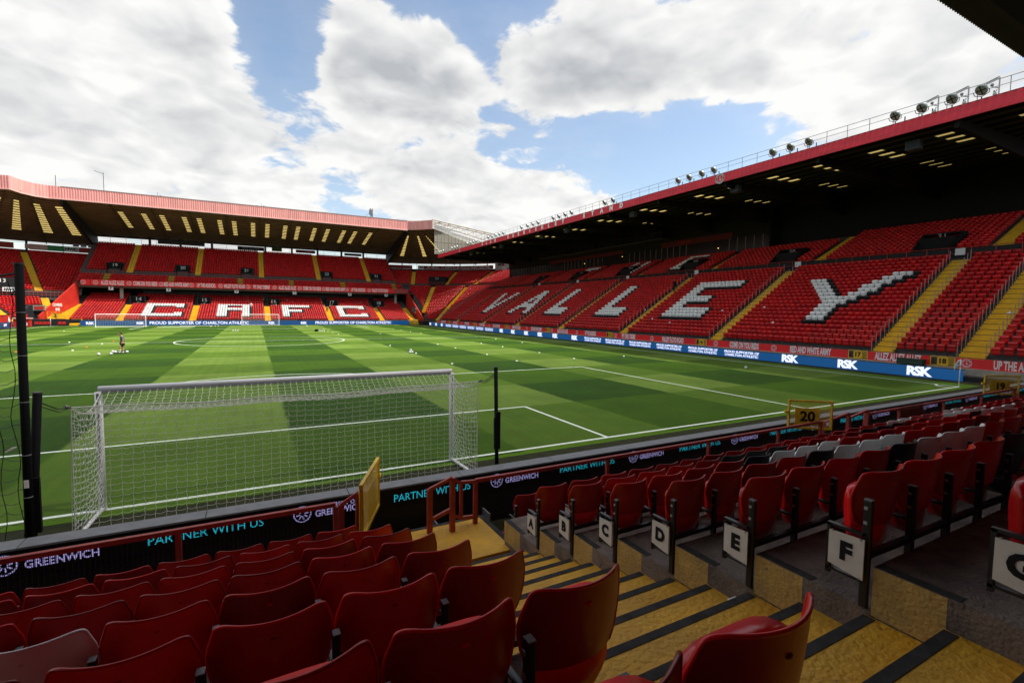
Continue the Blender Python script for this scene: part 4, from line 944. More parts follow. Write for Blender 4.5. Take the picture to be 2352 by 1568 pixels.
# ------------------------------------------------------------------ north stand
north = empty('grandstand', 'far two-tier stand behind the far goal with white letters CAFC', 'grandstand')
NX0, NX1 = -35.5, 35.5
aln = [(-26.6, -25.3), (-13.9, -12.6), (.9, 2.2), (14.9, 16.2), (27.5, 28.8)]
lb = []; p_ = NX0+1.6
for a, b in aln: lb.append((p_, a)); p_ = b
lb.append((p_, NX1))
NLET = {1: ('C', 5), 2: ('n', 7), 3: ('F', 5), 4: ('C', 3)}
ND, NR = .80, .272; NY, NZ = 113.6, .85
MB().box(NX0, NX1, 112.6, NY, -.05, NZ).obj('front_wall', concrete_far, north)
t = MB()
for r in range(21): t.box(NX0-.6, NX1+2, NY+ND*r, NY+ND*(r+1), max(0, NZ+NR*r-.6), NZ+NR*r)
t.obj('lower_terrace', concrete_far, north)
vl_ = [(-25.2+2.9, ), ]
vomn = [(-25.0, 14), (-12.3, 15), (2.6, 16), (16.6, 17), (29.0, 18)]
for bi, (a, b) in enumerate(lb):
    lt = NLET.get(bi); n = int((b-a-.2)/.5); sp = (b-a-.2)/n
    cells = glyph(lt[0]) if lt else set(); off = lt[1] if lt else 0
    for r in range(20):
        z = NZ+NR*r+(.55 if r >= 13 else 0)*.3
        for c in range(n):
            x = a+.1+sp*(c+.5)
            if 12 <= r <= 16 and any(v-1.9 < x < v+2.1 for v, _ in vomn): continue
            FAR.append((x, NY+ND*r+.5, z, PI, colour_of(cells, c-off, r-2) if cells else 0, None))
s = MB()
for r in range(26):
    yy = NY+ND*r/2; s.box(-37.45+(yy-112.3)*.245, NX0+1.5, yy-.03, yy+ND, max(0, NZ+NR*r/2-.25), NZ+NR*r/2+.025)
s.obj('stairway', yellow_far, north)
for (a, b) in aln+[(NX1+.1, NX1+1.6)]:
    s = MB()
    for r in range(26): s.box(a, b, NY+ND*r/2-.03, NY+ND*(r+2)/2, max(0, NZ+NR*r/2-.25), NZ+NR*r/2+.02)
    s.obj('stairway', yellow_far, north)
for v, num in vomn:
    e_ = MB(); y0 = NY+ND*13-.2; e_.box(v-.9, v-.75, y0, y0+3.2, 3.2, 6.3); e_.box(v+1.75, v+1.9, y0, y0+3.2, 3.2, 6.3); e_.box(v-.75, v+1.75, y0+1.1, y0+3.2, 4.4, 6.3); e_.box(v-.75, v+1.75, y0+3.0, y0+3.2, 3.2, 4.4)
    o = e_.obj('exit_tunnel', black, north); text('number', str(num), 1.15, (v+.5, y0+1.07, 5.55), (1, 0, 0), UP, white_flat, o, 1.1, .0, .01)
    MB().box(v+.3, v+.7, y0+1.02, y0+1.06, 4.75, 4.88).obj('sign', mat('exit_green', (.3, .6, .4), .6, .3), o)
    s = MB(); [s.box(v+1.95+.0, v+3.2, y0+.4*r, y0+3.0, 4.2, 4.45+.14*r) for r in range(7)]; s.obj('stairway', yellow_far, north)
    s = MB(); s.tube((v+1.9, y0-.2, 4.2), (v+3.4, y0-.2, 4.2), .03, 4); s.tube((v+1.9, y0-.2, 5.1), (v+3.4, y0-.2, 5.1), .03, 4); s.tube((v+3.4, y0-.2, 4.1), (v+3.4, y0-.2, 5.1), .03, 4); s.obj('guard_rail', red_steel, north)
# front rail of the north stand
s = MB(); x = NX0
while x < NX1: s.tube((x, NY-.1, NZ), (x, NY-.1, NZ+.95), .03, 4); x += 1.2
s.tube((NX0, NY-.1, NZ+.95), (NX1, NY-.1, NZ+.95), .035, 4); s.tube((NX0, NY-.1, NZ+.5), (NX1, NY-.1, NZ+.5), .02, 4); s.obj('front_rail', red_steel, north)
MB().box(NX0-3, NX1+4, 131.0, 131.2, 0, 9.6).obj('back_wall', black, north)
MB().box(-24.5, 36, 130.9, 130.98, 6.3, 8.1).obj('lounge_glazing', glass_dark, north)
MB().box(NX0-.3, NX1+.5, 124.0, 131.2, 8.25, 8.45).obj('deck_soffit', mat('soffit', (.10, .075, .06), .8, .3), north)
MB().box(NX0, NX1-2.2, 124.3, 124.8, 7.95, 8.25).obj('soffit_beam', mat('soffit', (.10, .075, .06), .8, .3), north)
for x in (-27.6, 34.5): MB().box(x-.3, x+.3, 125.5, 126, 4.5, 8.3).obj('column', mat('column_grey', (.35, .33, .31), .7, .3), north)
for x, ch in ((-29.2, 'F'), (-18.7, 'E'), (-5.0, 'D'), (8.0, 'C'), (21.7, 'B'), (31.5, 'A')):
    o = MB().box(x-.42, x+.42, 124.22, 124.28, 7.45, 8.2).obj('block_sign', white_flat, north); text('letter', ch, .7, (x, 124.2, 7.83), (1, 0, 0), UP, black, o, 1, .02, .004)
bd = MB().box(NX0+1.3, NX1-2.0, 123.85, 124.05, 8.42, 9.62).obj('balcony_front', red_banner, north)
MB().box(NX1-1.99, NX1+2.2, 123.85, 124.05, 8.42, 9.6).obj('balcony_front', mat('faded_banner', (.30, .05, .045), .7, .3), north)
words = ['ALLEZ ALLEZ ALLEZ', 'COME ON YOU REDS', 'RED AND WHITE ARMY', 'UP THE ADDICKS', 'VALLEY FLOYD ROAD', 'MY ONLY DESIRE', 'ALLEZ ALLEZ ALLEZ', 'COME ON YOU REDS', 'RED AND WHITE ARMY', 'UP THE ADDICKS', 'VALLEY FLOYD ROAD']
x = -24.4+.6
for i, wd in enumerate(words):
    xc = -28.78+5.85*i
    text('lettering', wd, 1.22, (xc, 123.84, 9.0), (1, 0, 0), UP, text_white, bd, .37 if len(wd) > 14 else .39, .035, .004)
    emblem(.46, (xc-2.93, 123.84, 9.02), (1, 0, 0), UP, text_white, bd)
emblem(.46, (-33.8, 123.84, 9.02), (1, 0, 0), UP, text_white, bd); MB().box(-32.6, -32.54, 123.80, 123.84, 8.42, 9.62).obj('seam', dark, north)
# upper tier
UY, UZ = 124.2, 9.0; t = MB()
for r in range(5): t.box(NX0, NX1+1.5, UY+.72*r, UY+.72*(r+1), UZ+.46*r-.6, UZ+.46*r)
t.box(NX0, NX1+1.5, UY+3.6, UY+4.7, UZ+1.7, UZ+2.0)
for r in range(16): t.box(NX0, NX1, UY+4.7+.745*r, UY+4.7+.745*(r+1), 11.7+.485*r-.7, 11.7+.485*r+.3)
t.obj('upper_terrace', concrete_far, north)
alu = [(-27.2, -26.0), (-13.9, -12.7), (.0, 1.15), (13.8, 14.95), (27.1, 28.25)]
ub = []; p_ = NX0+1.0
for a, b in alu: ub.append((p_, a)); p_ = b
ub.append((p_, NX1-.3))
vomu = [(-29.5, 19), (-16.4, 20), (-2.8, 21), (16.6, 22), (30.0, 23)]
for a, b in ub:
    n = int((b-a-.15)/.5); sp = (b-a-.15)/n
    for r in range(15):
        for c in range(n):
            x = a+.08+sp*(c+.5)
            if r < 4 and any(v-1.5 < x < v+1.5 for v, _ in vomu): continue
            FAR.append((x, UY+4.7+.745*r+.5, 11.99+.485*r, PI, 0, None))
shorts = [(-30.9+.0, -29.7+0), (-17.8-1.2, -17.8), (-4.8, -3.6), (6.9, 8.0), (19.6, 20.9), (33.6, 34.8)]
p_ = NX0+.3
for a, b in shorts+[(NX1+1, NX1+1)]:
    if a > p_+.4:
        n = max(1, int((a-p_-.1)/.5)); sp = (a-p_-.1)/n
        for r in range(4):
            for c in range(n): FAR.append((p_+.05+sp*(c+.5), UY+.72*r+.45, UZ+.46*r, PI, 0, None))
    p_ = b
for a, b in shorts: MB().box(a, b, UY, UY+3.6, UZ-.1, UZ+.02).obj('landing', yellow_far, north); s = MB(); [s.box(a, b, UY+.36*r, UY+3.6, UZ+.23*r-.1, UZ+.23*r+.04) for r in range(10)]; s.obj('stairway', yellow_far, north)
for a, b in alu:
    s = MB(); [s.box(a, b, UY+4.67+.3725*r, UY+4.7+.3725*(r+2), 11.9+.2425*r-.2, 11.9+.2425*r+.14) for r in range(31)]; s.obj('stairway', yellow_far, north)
    s = MB(); [s.path([((a+b)/2, UY+5+.745*r, 12+.485*r), ((a+b)/2, UY+5+.745*r, 12.95+.485*r), ((a+b)/2, UY+6.2+.745*r, 13.7+.485*r), ((a+b)/2, UY+6.2+.745*r, 12.8+.485*r)], .035, 4) for r in (1, 4, 7, 10)]; s.obj('handrail', red_steel, north)
for v, num in vomu:
    e_ = MB(); y0 = UY+4.6; e_.box(v-1.3, v-1.15, y0, y0+2.9, 11.4, 13.9); e_.box(v+1.15, v+1.3, y0, y0+2.9, 11.4, 13.9); e_.box(v-1.15, v+1.15, y0+1.2, y0+2.9, 12.8, 13.9); e_.box(v-1.15, v+1.15, y0+2.6, y0+2.9, 11.4, 12.8)
    o = e_.obj('exit_tunnel', black, north); text('number', str(num), 1.0, (v, y0+1.17, 13.35), (1, 0, 0), UP, white_flat, o, 1.1, 0, .01)
s = MB(); x = NX0+.4
while x < NX1: s.tube((x, UY+3.7, UZ+1.9), (x, UY+3.7, UZ+2.95), .03, 4); x += 1.4
s.tube((NX0, UY+3.7, UZ+2.95), (NX1, UY+3.7, UZ+2.95), .035, 4); s.tube((NX0, UY+3.7, UZ+2.45), (NX1, UY+3.7, UZ+2.45), .025, 4); s.obj('gangway_rail', red_steel, north)
# open rear: posts, rails, banners
TY = UY+4.7+.745*16; TZ = 19.15+.3
s = MB()
for z in (19.9, 20.4, 20.9): s.tube((NX0, TY+.2, z), (NX1, TY+.2, z), .035, 4)
x = NX0
while x < NX1: s.tube((x, TY+.2, 19.2), (x, TY+.2, 21.6), .04, 4); x += 3.1
s.obj('rear_railing', steel_grey, north)
for x in (-24.5, -11, -4.2+6, 8.6, 15.5, 22.2, 28.6, -18): MB().box(x-.25, x+.25, TY+.2, TY+.7, 18, 22).obj('rear_column', dark, north)
for (x0, x1, z0, z1, c, nm) in ((-22.8, -12.6, 20.0, 20.9, (.06, .05, .04), 'cloth'), (-5.0, 1.5, 19.7, 20.7, (.015, .015, .015), 'cloth'), (3.4, 6.0, 19.9, 20.9, (.05, .07, .02), 'cloth'), (9.6, 14.8, 19.9, 20.7, (.16, .02, .03), 'cloth'), (23.0, 28.0, 19.9, 20.6, (.04, .035, .02), 'cloth')):
    b = MB().box(x0, x1, TY+.05, TY+.1, z0, z1).obj('hanging_banner', mat('banner_%d' % int(x0), c, .9, .2, .5, 2), north)
    if x0 == -5.0: text('lettering', 'LIVE BY THE SWORD', .5, ((x0+x1)/2, TY+.04, (z0+z1)/2), (1, 0, 0), UP, steel_grey, b, .9, 0, .004)
    if x0 == 9.6: text('lettering', 'FISH TAIL COFFEE', .45, ((x0+x1)/2, TY+.04, (z0+z1)/2), (1, 0, 0), UP, steel_grey, b, .9, 0, .004) if False else None
# roof of the north stand: straight part
RYF, RYB, RZF, RZB = 118.4, 142.2, 25.75, 21.3
def nz_(y): return RZF+(RZB-RZF)*(y-RYF)/(RYB-RYF)
sxs = [x*1.04-.65 for x in (-25.8, -21.8, -18.6, -14.5, -11.7, -7.7, -4.8, -.9, 2.2, 6.1, 9.0, 12.8, 15.9, 19.8, 22.6, 26.5)]; sw = .95
yrows = [(RYF+.5+1.2*i+.22, RYF+.5+1.2*i+.98) for i in range(4, 13)]
xs = sorted([-35.3, 36.0]+[v for x in sxs for v in (x, x+sw)]); ys = sorted([RYF, RYB]+[v for p in yrows for v in p]); xset = set(sxs); yset = {p[0] for p in yrows}
rg = MB(); rg.grid([[(x, y, nz_(y)) for y in ys] for x in xs], len(xs), len(ys), lambda i, j: xs[i] in xset and ys[j] in yset); rg.obj('roof_deck', roof_under, north)
dzz = nz_(120.76)-nz_(120); pm = MB().quad((0, 0, 0), (sw, 0, 0), (sw, .76, dzz), (0, .76, dzz)).obj('skylight', sheet, north); first = True
for x in sxs:
    for a, b in yrows:
        if first: q = pm; first = False
        else: q = pm.copy(); col.objects.link(q)
        q.location = (x, a, nz_(a)+.002)
for i in range(20):
    y = RYF+.5+1.2*i; MB().box(-35.3, 36, y-.07, y+.07, nz_(y)-.13, nz_(y)-.02).obj('purlin', roof_dark, north)
for i in range(11): x = -35+7.05*i; MB().prism([(RYF+.3, nz_(RYF)-.14), (RYB, RZB-.14), (RYB, RZB-.34), (RYF+.3, nz_(RYF)-.34)], 0, x-.05, x+.05).obj('rafter', roof_dark, north)
MB().box(-35.3, 36, RYB-.3, RYB, RZB-.35, RZB+.5).obj('rear_beam', dark, north)
for s_, x in ((-1, -35.4), (1, 36.1)): MB().prism([(118.7, 24.6), (118.7, 25.7), (142.5, 21.35), (143.6, 18.0), (143.6, 12), (141.6, 12), (141.6, 18.0)], 0, x-.25, x+.25).obj('end_frame', dark, north)
# fascia runs over all three roofs as separate curved pieces
def ribbed(pts, z0, z1, name, m, parent, pitch=.42, amp=.05):
    pts = [np.array(p, float) for p in pts]; seg = []; 
    for a, b in zip(pts[:-1], pts[1:]):
        l = np.linalg.norm(b-a); k = max(1, int(l/pitch)); 
        for i in range(k): seg.append((a+(b-a)*i/k, (b-a)/l))
    seg.append((pts[-1], (pts[-1]-pts[-2])/np.linalg.norm(pts[-1]-pts[-2]))); V = []; F = []
    for p, d in seg:
        nrm = np.array((d[1], -d[0]))
        for t, o_ in ((0, 0), (.35, 0), (.5, amp), (.85, amp)):
            q = p+d*pitch*t+nrm*(o_); V += [(q[0], q[1], z0), (q[0], q[1], z1)]
    for i in range(len(V)//2-1): F.append((2*i, 2*i+2, 2*i+3, 2*i+1))
    o = raw(name, V, F, m, parent); md = o.modifiers.new('s', 'SOLIDIFY'); md.thickness = .04; return o
ribbed([(-35.3, 118.3), (36, 118.3)], 25.5, 27.9, 'fascia', fascia_pink, north)
MB().box(-35.3, 36, 118.15, 118.45, 25.3, 25.5).obj('fascia_trim', mat('trim_pink', (.75, .45, .42), .5, .4), north)
MB().box(-35.3, 36, 118.2, 119.2, 27.9, 27.96).obj('roof_cap', roof_top, north)
# aerials on the roof
for (px_, h, lab) in ((-36.6, 2.6, 'thin mast aerial on the far roof, at the left'), (-28.9, 4.2, 'thin aerial with a side arm on the far roof'), (-19.6, 1.2, 'small white aerial cluster on the far roof'), (.8, 1.1, 'pair of small white lamps on the far roof edge'), (26.6, 2.8, 'dark mobile-phone mast above the right end of the far roof')):
    a = empty('roof_aerial', lab, 'aerial', (px_, 120.5, 27.0), group='aerials on the far roof'); b = MB(); b.tube((0, 0, 0), (0, 0, h+.9), .05, 5)
    if h > 4: b.tube((0, 0, h+.6), (-1.5, 0, h+1.1), .05, 4)
    if h == 2.8: [b.box(-.35+.25*i, -.2+.25*i, -.1, .1, h-.9-.2*i, h+.5+.3*(i % 2)) for i in range(4)]; b.tube((-2, 0, .9), (0, 0, 2.6), .04, 4)
    if h < 1.3: b.box(-1.2, -.7, -.1, .1, .9, 1.4); b.box(.3, .7, -.1, .1, .9, 1.5)
    b.obj('mast', steel_grey if h < 1.3 else dark, a)
# LED board of the far end
nb = empty('advertising_board', 'long blue LED board reading PROUD SUPPORTER OF CHARLTON ATHLETIC behind the far goal', 'advertising board')
MB().box(-31.5, 34.4, 111.2, 111.4, -.0, .98).obj('panel', navy_screen, nb)
for x, b in ((-11.4, 'PROUD SUPPORTER OF CHARLTON ATHLETIC'), (20.6, 'PROUD SUPPORTER OF CHARLTON ATHLETIC')): text('lettering', b, .86, (x, 111.18, .50), (1, 0, 0), UP, screen_text, nb, 1.0, .015, .01)
for x in (-22.0, -30.0, 2.2, 9.0): text('lettering', 'RSK', .72, (x, 111.18, .46), (1, 0, 0), UP, screen_text, nb, 1.0, .03, .01)
tag(MB().box(-39.5, -31.6, 112.0, 112.6, 0, 1.25).obj('pit_wall', dark), kind='structure')
for i, x in enumerate((-38.0, -37.4, -36.8, -36.2, -34.6, -34.0)):
    put = MB(); put.box(-.25, .25, 0, .4, .3, .42); put.box(-.25, .25, .35, .45, .3, .8); o = put.obj('bench_seat', red_wall, None, False, (x, 111.3, 0)); tag(o, f'red bench seat in the dark dugout below the far stand, {ORD[i]} from the left', 'seat', 'bench seats in the far dugout')
for i, (x0, x1, lab) in enumerate(((-33.2, -31.7, 'yellow steps left of the far LED board'), (34.6, 37.2, 'yellow steps at the right end of the far LED board'))):
    s = MB(); [s.box(x0, x1, 111.4+.3*j, 113.6, 0, .25*(j+1)) for j in range(5)]; tag(s.obj('steps', yellow_far), lab, 'steps', 'yellow steps at the foot of the far stand')

# ------------------------------------------------------------------ corners (curved terraces)
def pol(cx, cy, r, th, z): return (cx+r*math.sin(th), cy+r*math.cos(th), z)
def arc_terrace(name, cx, cy, r0, dr, dz, n, z0, t0, t1, parent, m=concrete_far, seg=22):
    V = []; F = []
    ts = [t0+(t1-t0)*i/seg for i in range(seg+1)]
    for k in range(n):
        for (r, z) in ((r0+dr*k, z0+dz*(k-1)-.3), (r0+dr*k, z0+dz*k), (r0+dr*(k+1), z0+dz*k)):
            for t_ in ts: V.append(pol(cx, cy, r, t_, z))
        b = k*3*(seg+1)
        for q in range(2):
            for i in range(seg): F.append((b+q*(seg+1)+i, b+q*(seg+1)+i+1, b+(q+1)*(seg+1)+i+1, b+(q+1)*(seg+1)+i))
    return raw(name, V, F, m, parent)
def arc_seats(cx, cy, r0, dr, dz, n, z0, t0, t1, gaps, skip=None):
    for k in range(n):
        r = r0+dr*k+.42; m_ = int(abs(t1-t0)*r/.5); 
        for i in range(m_):
            t_ = t0+(t1-t0)*(i+.5)/m_
            if any(abs(t_-g)*r < .80 for g in gaps): continue
            if skip and skip(t_, k): continue
            p = pol(cx, cy, r, t_, z0+dz*k); FAR.append((p[0], p[1], p[2], PI-t_, 0, None))
def arc_stairs(cx, cy, r0, r1, dz_dr, z0, t_, parent, hw=.6):
    s = MB(); n = int((r1-r0)/.35)
    for i in range(n):
        r = r0+(r1-r0)*i/n; z = z0+dz_dr*(r-r0); r2 = r+(r1-r0)/n; c, q = math.cos(t_), math.sin(t_)
        f = lambda rr, o, zz: (cx+rr*q+o*c, cy+rr*c-o*q, zz)
        b = len(s.V); s.V += [f(r, -hw, z-.3), f(r, hw, z-.3), f(r, hw, z+.12), f(r, -hw, z+.12), f(r2, hw, z+.12), f(r2, -hw, z+.12)]
        s.F += [(b, b+1, b+2, b+3), (b+3, b+2, b+4, b+5)]
    return s.obj('stairway', yellow_far, parent)
rad = math.radians
nw = empty('grandstand', 'curved corner stand of red seats between the far stand and the right stand', 'grandstand'); cx, cy = 31, 101
# lower bowl: r 11.5 .. 28.5
NB = (10.7-1.2)/(28.0-12.5)
arc_terrace('terrace', cx, cy, 12.5, .70, .70*.61, 22, 1.2, rad(33), rad(86), nw)
arc_terrace('terrace', cx, cy, 25.0, .70, .70*.61, 5, 1.2+.61*12.5, rad(12), rad(33), nw)
nwg = [rad(31.5), rad(53)]
def nwskip(t_, k):
    r = 12.5+.7*k; red_t = rad(35.5-20.5*(r-12)/13)        # the red dividing wall
    return t_ < max(rad(15), red_t)+.8/r or (pol(cx, cy, r, t_, 0)[1] < 107.2)
arc_seats(cx, cy, 12.5, .70, .70*.61, 22, 1.2, rad(14), rad(80), nwg, nwskip)
arc_terrace('terrace', cx, cy, 17.0, .70, .70*.61, 12, 1.2+.61*4.5, rad(20), rad(33), nw)
for g, r0 in ((rad(31.5), 16.0), (rad(53), 12.8)): arc_stairs(cx, cy, r0, 27.9, .61, 1.2+.61*(r0-12.5), g, nw)
arc_terrace('upper_terrace', cx, cy, 29.2, .70, .70*.42, 16, 11.4, rad(3), rad(86), nw)
arc_seats(cx, cy, 29.2, .70, .70*.42, 15, 11.4, rad(6), rad(79), [rad(18.8), rad(38.5), rad(57)], lambda t_, k: k < 5 and abs(t_-rad(33))*(29.2+.7*k) < 2.6)
for g in (18.8, 38.5, 57): arc_stairs(cx, cy, 29.2, 39.8, .42, 11.4, rad(g), nw)
o_ = MB(); q_ = math.sin(rad(33)); c_ = math.cos(rad(33)); 
V = [pol(cx, cy, r, rad(33)+t_, z) for r in (29.0, 32.6) for t_ in (-.085, .085) for z in (10.6, 13.7)]
o_ = raw('exit_tunnel', V, [(0, 2, 3, 1), (4, 5, 7, 6), (0, 1, 5, 4), (2, 6, 7, 3), (1, 3, 7, 5)], black, nw); text('number', '24', 1.0, pol(cx, cy, 28.9, rad(33), 13.1), (c_, -q_, 0), UP, steel_grey, o_, 1.1, 0, .01)
s = MB()
for i in range(50):
    a, b = rad(10+i*1.4), rad(10+(i+1)*1.4); s.tube(pol(cx, cy, 28.4, a, 12.0), pol(cx, cy, 28.4, b, 12.0), .035, 4, False); s.tube(pol(cx, cy, 28.4, a, 11.5), pol(cx, cy, 28.4, b, 11.5), .025, 4, False); s.tube(pol(cx, cy, 28.4, a, 10.9), pol(cx, cy, 28.4, a, 12.0), .025, 4, False)
s.obj('gangway_rail', red_steel, nw)
def arc_wall(name, cx, cy, r, t0, t1, z0, z1, m, parent, seg=24, th=.12):
    V = []; F = []
    for i in range(seg+1):
        t_ = t0+(t1-t0)*i/seg; V += [pol(cx, cy, r, t_, z0), pol(cx, cy, r, t_, z1), pol(cx, cy, r+th, t_, z1), pol(cx, cy, r+th, t_, z0)]
    for i in range(seg):
        for q in range(4): F.append((4*i+q, 4*i+4+q, 4*i+4+(q+1) % 4, 4*i+(q+1) % 4))
    return raw(name, V, F, m, parent)
arc_wall('rear_wall', cx, cy, 40.6, rad(-3), rad(90), -1, 16.8, dark, nw)
arc_wall('rear_wall', cx, cy, 40.7, rad(58), rad(90), 16, 19.4, dark, nw)
arc_wall('rear_banner', cx, cy, 40.3, rad(6), rad(18), 16.8, 17.9, mat('dull_red_band', (.22, .02, .022), .6, .3), nw, 10)
rb = arc_wall('rear_banner', cx, cy, 40.3, rad(20.5), rad(56), 16.8, 17.9, mat('dull_red_band', (.22, .02, .022), .6, .3), nw)
msg = 'MY DESIRE, IS ALWAYS TO BE FOUND AT VALLEY FLOYD ROAD'
for i, ch in enumerate(msg):
    if ch == ' ': continue
    t_ = rad(25.2+(54.2-25.2)*i/(len(msg)-1)); text('lettering', ch, .72, pol(cx, cy, 40.2, t_, 17.35), (math.cos(t_), -math.sin(t_), 0), UP, white_flat, rb, 1, .01, .006)
t_ = rad(21.9); o_ = raw('banner_sign', [pol(cx, cy, 40.1, rad(21), 16.8), pol(cx, cy, 40.1, rad(23.1), 16.8), pol(cx, cy, 40.1, rad(23.1), 17.9), pol(cx, cy, 40.1, rad(21), 17.9)], [(0, 1, 2, 3)], white_flat, nw); text('lettering', 'FSA', .75, pol(cx, cy, 40.0, rad(22.05), 17.35), (math.cos(t_), -math.sin(t_), 0), UP, black, o_, .95, .02, .004)
for i in range(9):
    t_ = rad(7+i*6.5); MB().tube(pol(cx, cy, 41, t_, 15), pol(cx, cy, 41, t_, 19.6), .16 if i % 2 else .06, 6).obj('rear_column', dark, nw)
s = MB(); [s.tube(pol(cx, cy, 41, rad(5+i*2), 18.2), pol(cx, cy, 41, rad(7+i*2), 18.2), .03, 4, False) for i in range(26)]; s.obj('rear_railing', steel_grey, nw)
# control room
cr_ = empty('control_room', 'pale control room cabin with sign FSE at the back corner under the roof', 'cabin')
a0, a1 = rad(57.3), rad(64.5); A = np.array(pol(cx, cy, 40, a0, 0)); B = np.array(pol(cx, cy, 40.8, a1, 0)); d = (B-A)/np.linalg.norm(B-A); nn_ = np.array((d[1], -d[0], 0))
def wallp(t0, t1, z0, z1, m, nm, off, par): p, q = A+d*t0+nn_*off, A+d*t1+nn_*off; return raw(nm, [(p[0], p[1], z0), (q[0], q[1], z0), (q[0], q[1], z1), (p[0], p[1], z1), (p[0]-nn_[0]*3, p[1]-nn_[1]*3, z0), (q[0]-nn_[0]*3, q[1]-nn_[1]*3, z0), (q[0]-nn_[0]*3, q[1]-nn_[1]*3, z1), (p[0]-nn_[0]*3, p[1]-nn_[1]*3, z1)] if off == 0 else [(p[0], p[1], z0), (q[0], q[1], z0), (q[0], q[1], z1), (p[0], p[1], z1)], [(0, 1, 2, 3), (1, 5, 6, 2), (5, 4, 7, 6), (4, 0, 3, 7), (3, 2, 6, 7), (0, 4, 5, 1)] if off == 0 else [(0, 1, 2, 3)], m, par)
ll = float(np.linalg.norm(B-A)); wallp(0, ll, 15.0, 18.6, mat('cabin_cream', (.34, .32, .28), .7, .3), 'wall', 0, cr_)
wallp(.2*ll, .42*ll, 17.6, 18.4, glass_dark, 'window', .03, cr_); wallp(.46*ll, .6*ll, 17.6, 18.4, glass_dark, 'window', .03, cr_); sg = wallp(.48*ll, .68*ll, 16.3, 17.2, white_flat, 'sign', .05, cr_)
pc = A+d*.58*ll+nn_*.08; text('lettering', 'FSE', .55, (pc[0], pc[1], 16.75), tuple(d), UP, black, sg, .9, .02, .004)
# red dividing wall with lettering
def divwall(sgn, label):
    cxx = 31*sgn; e_ = empty('dividing_wall', label, 'wall', group='red walls beside the far stand')
    top = [pol(31, 101, 25.2, rad(14.8), 9.4), pol(31, 101, 12.0, rad(35.5), 1.6)]; bot = [pol(31, 101, 25.2, rad(14.8), 3.5), pol(31, 101, 12.0, rad(35.5), .0)]
    if sgn < 0: top = [(34.7, 124.3, 9.3), (37.7, 112.3, 1.9)]; bot = [(34.7, 124.3, .5), (37.7, 112.3, .0)]
    f = lambda p: (p[0]*sgn, p[1], p[2]); V = [f(top[0]), f(top[1]), f(bot[1]), f(bot[0])]; V += [(v[0]+.25*sgn, v[1], v[2]) for v in V]
    raw('wall', V, [(0, 1, 2, 3), (4, 7, 6, 5), (0, 4, 5, 1), (1, 5, 6, 2), (2, 6, 7, 3), (3, 7, 4, 0)], red_wall, e_)
    a = np.array(V[0]); b = np.array(V[1]); dd = (b-a); dd[2] = 0; dd /= np.linalg.norm(dd); off = -np.array((dd[1], -dd[0], 0))*.06*1
    if off@(np.array((0, 0, 0))-np.array((a[0], a[1], 0))) < 0: off = -off
    L_ = np.linalg.norm((b-a)[:2])
    rx_ = dd if sgn > 0 else -dd
    c1 = a+dd*L_*.58+off; c1[2] = 4.1 if sgn > 0 else 4.0
    text('lettering', 'COVERED', .8, tuple(c1), tuple(rx_), UP, white_flat, e_, .8, .02, .004); c1[2] -= .9; text('lettering', 'END', .8, tuple(c1), tuple(rx_), UP, white_flat, e_, .8, .02, .004)
    return e_
divwall(1, 'sloping dark red wall with white COVERED END lettering, right of the far stand')
divwall(-1, 'sloping bright red wall with white COVERED END lettering, left of the far stand')
MB().prism([(113.0, .2), (124, .2), (124, 9.6), (124.2, 9.6), (124.2, 8.2), (120, 6.2)], 0, -36.2, -36.0)
tag(MB().box(37.0, 41.5, 107.8, 112.2, -.05, .9).obj('corner_wall', dark), kind='structure')

# corner roof (shared builder)
def corner_roof(front, sgn, parent, th0, th1, sky_t, zf=25.75, zb=18.6, rb=42.5, ccx=31, ccy=101, nv=13):
    fr = [np.array(p, float) for p in front]; cum = [0]
    for a, b in zip(fr[:-1], fr[1:]): cum.append(cum[-1]+np.linalg.norm(b-a))
    def fp(t):
        s_ = t*cum[-1]
        for i in range(len(fr)-1):
            if s_ <= cum[i+1]+1e-9: u = (s_-cum[i])/(cum[i+1]-cum[i]); return fr[i]*(1-u)+fr[i+1]*u
        return fr[-1]
    def S(t, v):
        a = fp(t); th = th0+(th1-th0)*t; b = np.array((sgn*(ccx+rb*math.sin(th)), ccy+rb*math.cos(th))); p = a*(1-v)+b*v; return (p[0], p[1], zf+(zb-zf)*v)
    wt = .022; ts = sorted([0, 1]+[i/16 for i in range(1, 16)]+[q for s_ in sky_t for q in (s_, s_+wt*s_w(s_))]); vr = [(.03+.95*k/21+.006, .03+.95*(k+1)/21-.006) for k in range(3, 16)]
    vs2 = sorted([0, 1]+[q for p in vr for q in p]); tset = set(sky_t); vset = {p[0] for p in vr}
    def sk(i, j):
        tm = (ts[i]+ts[i+1])/2; return vs2[j] in vset and any(s_ <= tm <= s_+wt*s_w(s_) for s_ in sky_t)
    g = MB(); g.grid([[S(t, v) for v in vs2] for t in ts], len(ts), len(vs2), sk); g.obj('roof_deck', roof_under, parent)
    for s_ in sky_t:
        for v0, v1 in vr:
            q = [S(s_, v0), S(s_+wt*s_w(s_), v0), S(s_+wt*s_w(s_), v1), S(s_, v1)]; raw('skylight', [(p[0], p[1], p[2]+.002) for p in q], [(0, 1, 2, 3)], sheet, parent)
    for k in range(nv*2-4):
        v = .03+.95*k/(nv*2-5); m_ = MB(); pts = [S(i/20, v) for i in range(21)]; pts = [(p[0], p[1], p[2]-.08) for p in pts]
        for a, b in zip(pts[:-1], pts[1:]): m_.beam(a, b, .12, .11)
        m_.obj('purlin', roof_dark, parent)
    for k in range(7):
        t = k/6; a, b = S(t, .02), S(t, 1); MB().beam((a[0], a[1], a[2]-.24), (b[0], b[1], b[2]-.24), .12, .18).obj('rafter', roof_dark, parent)
    return S
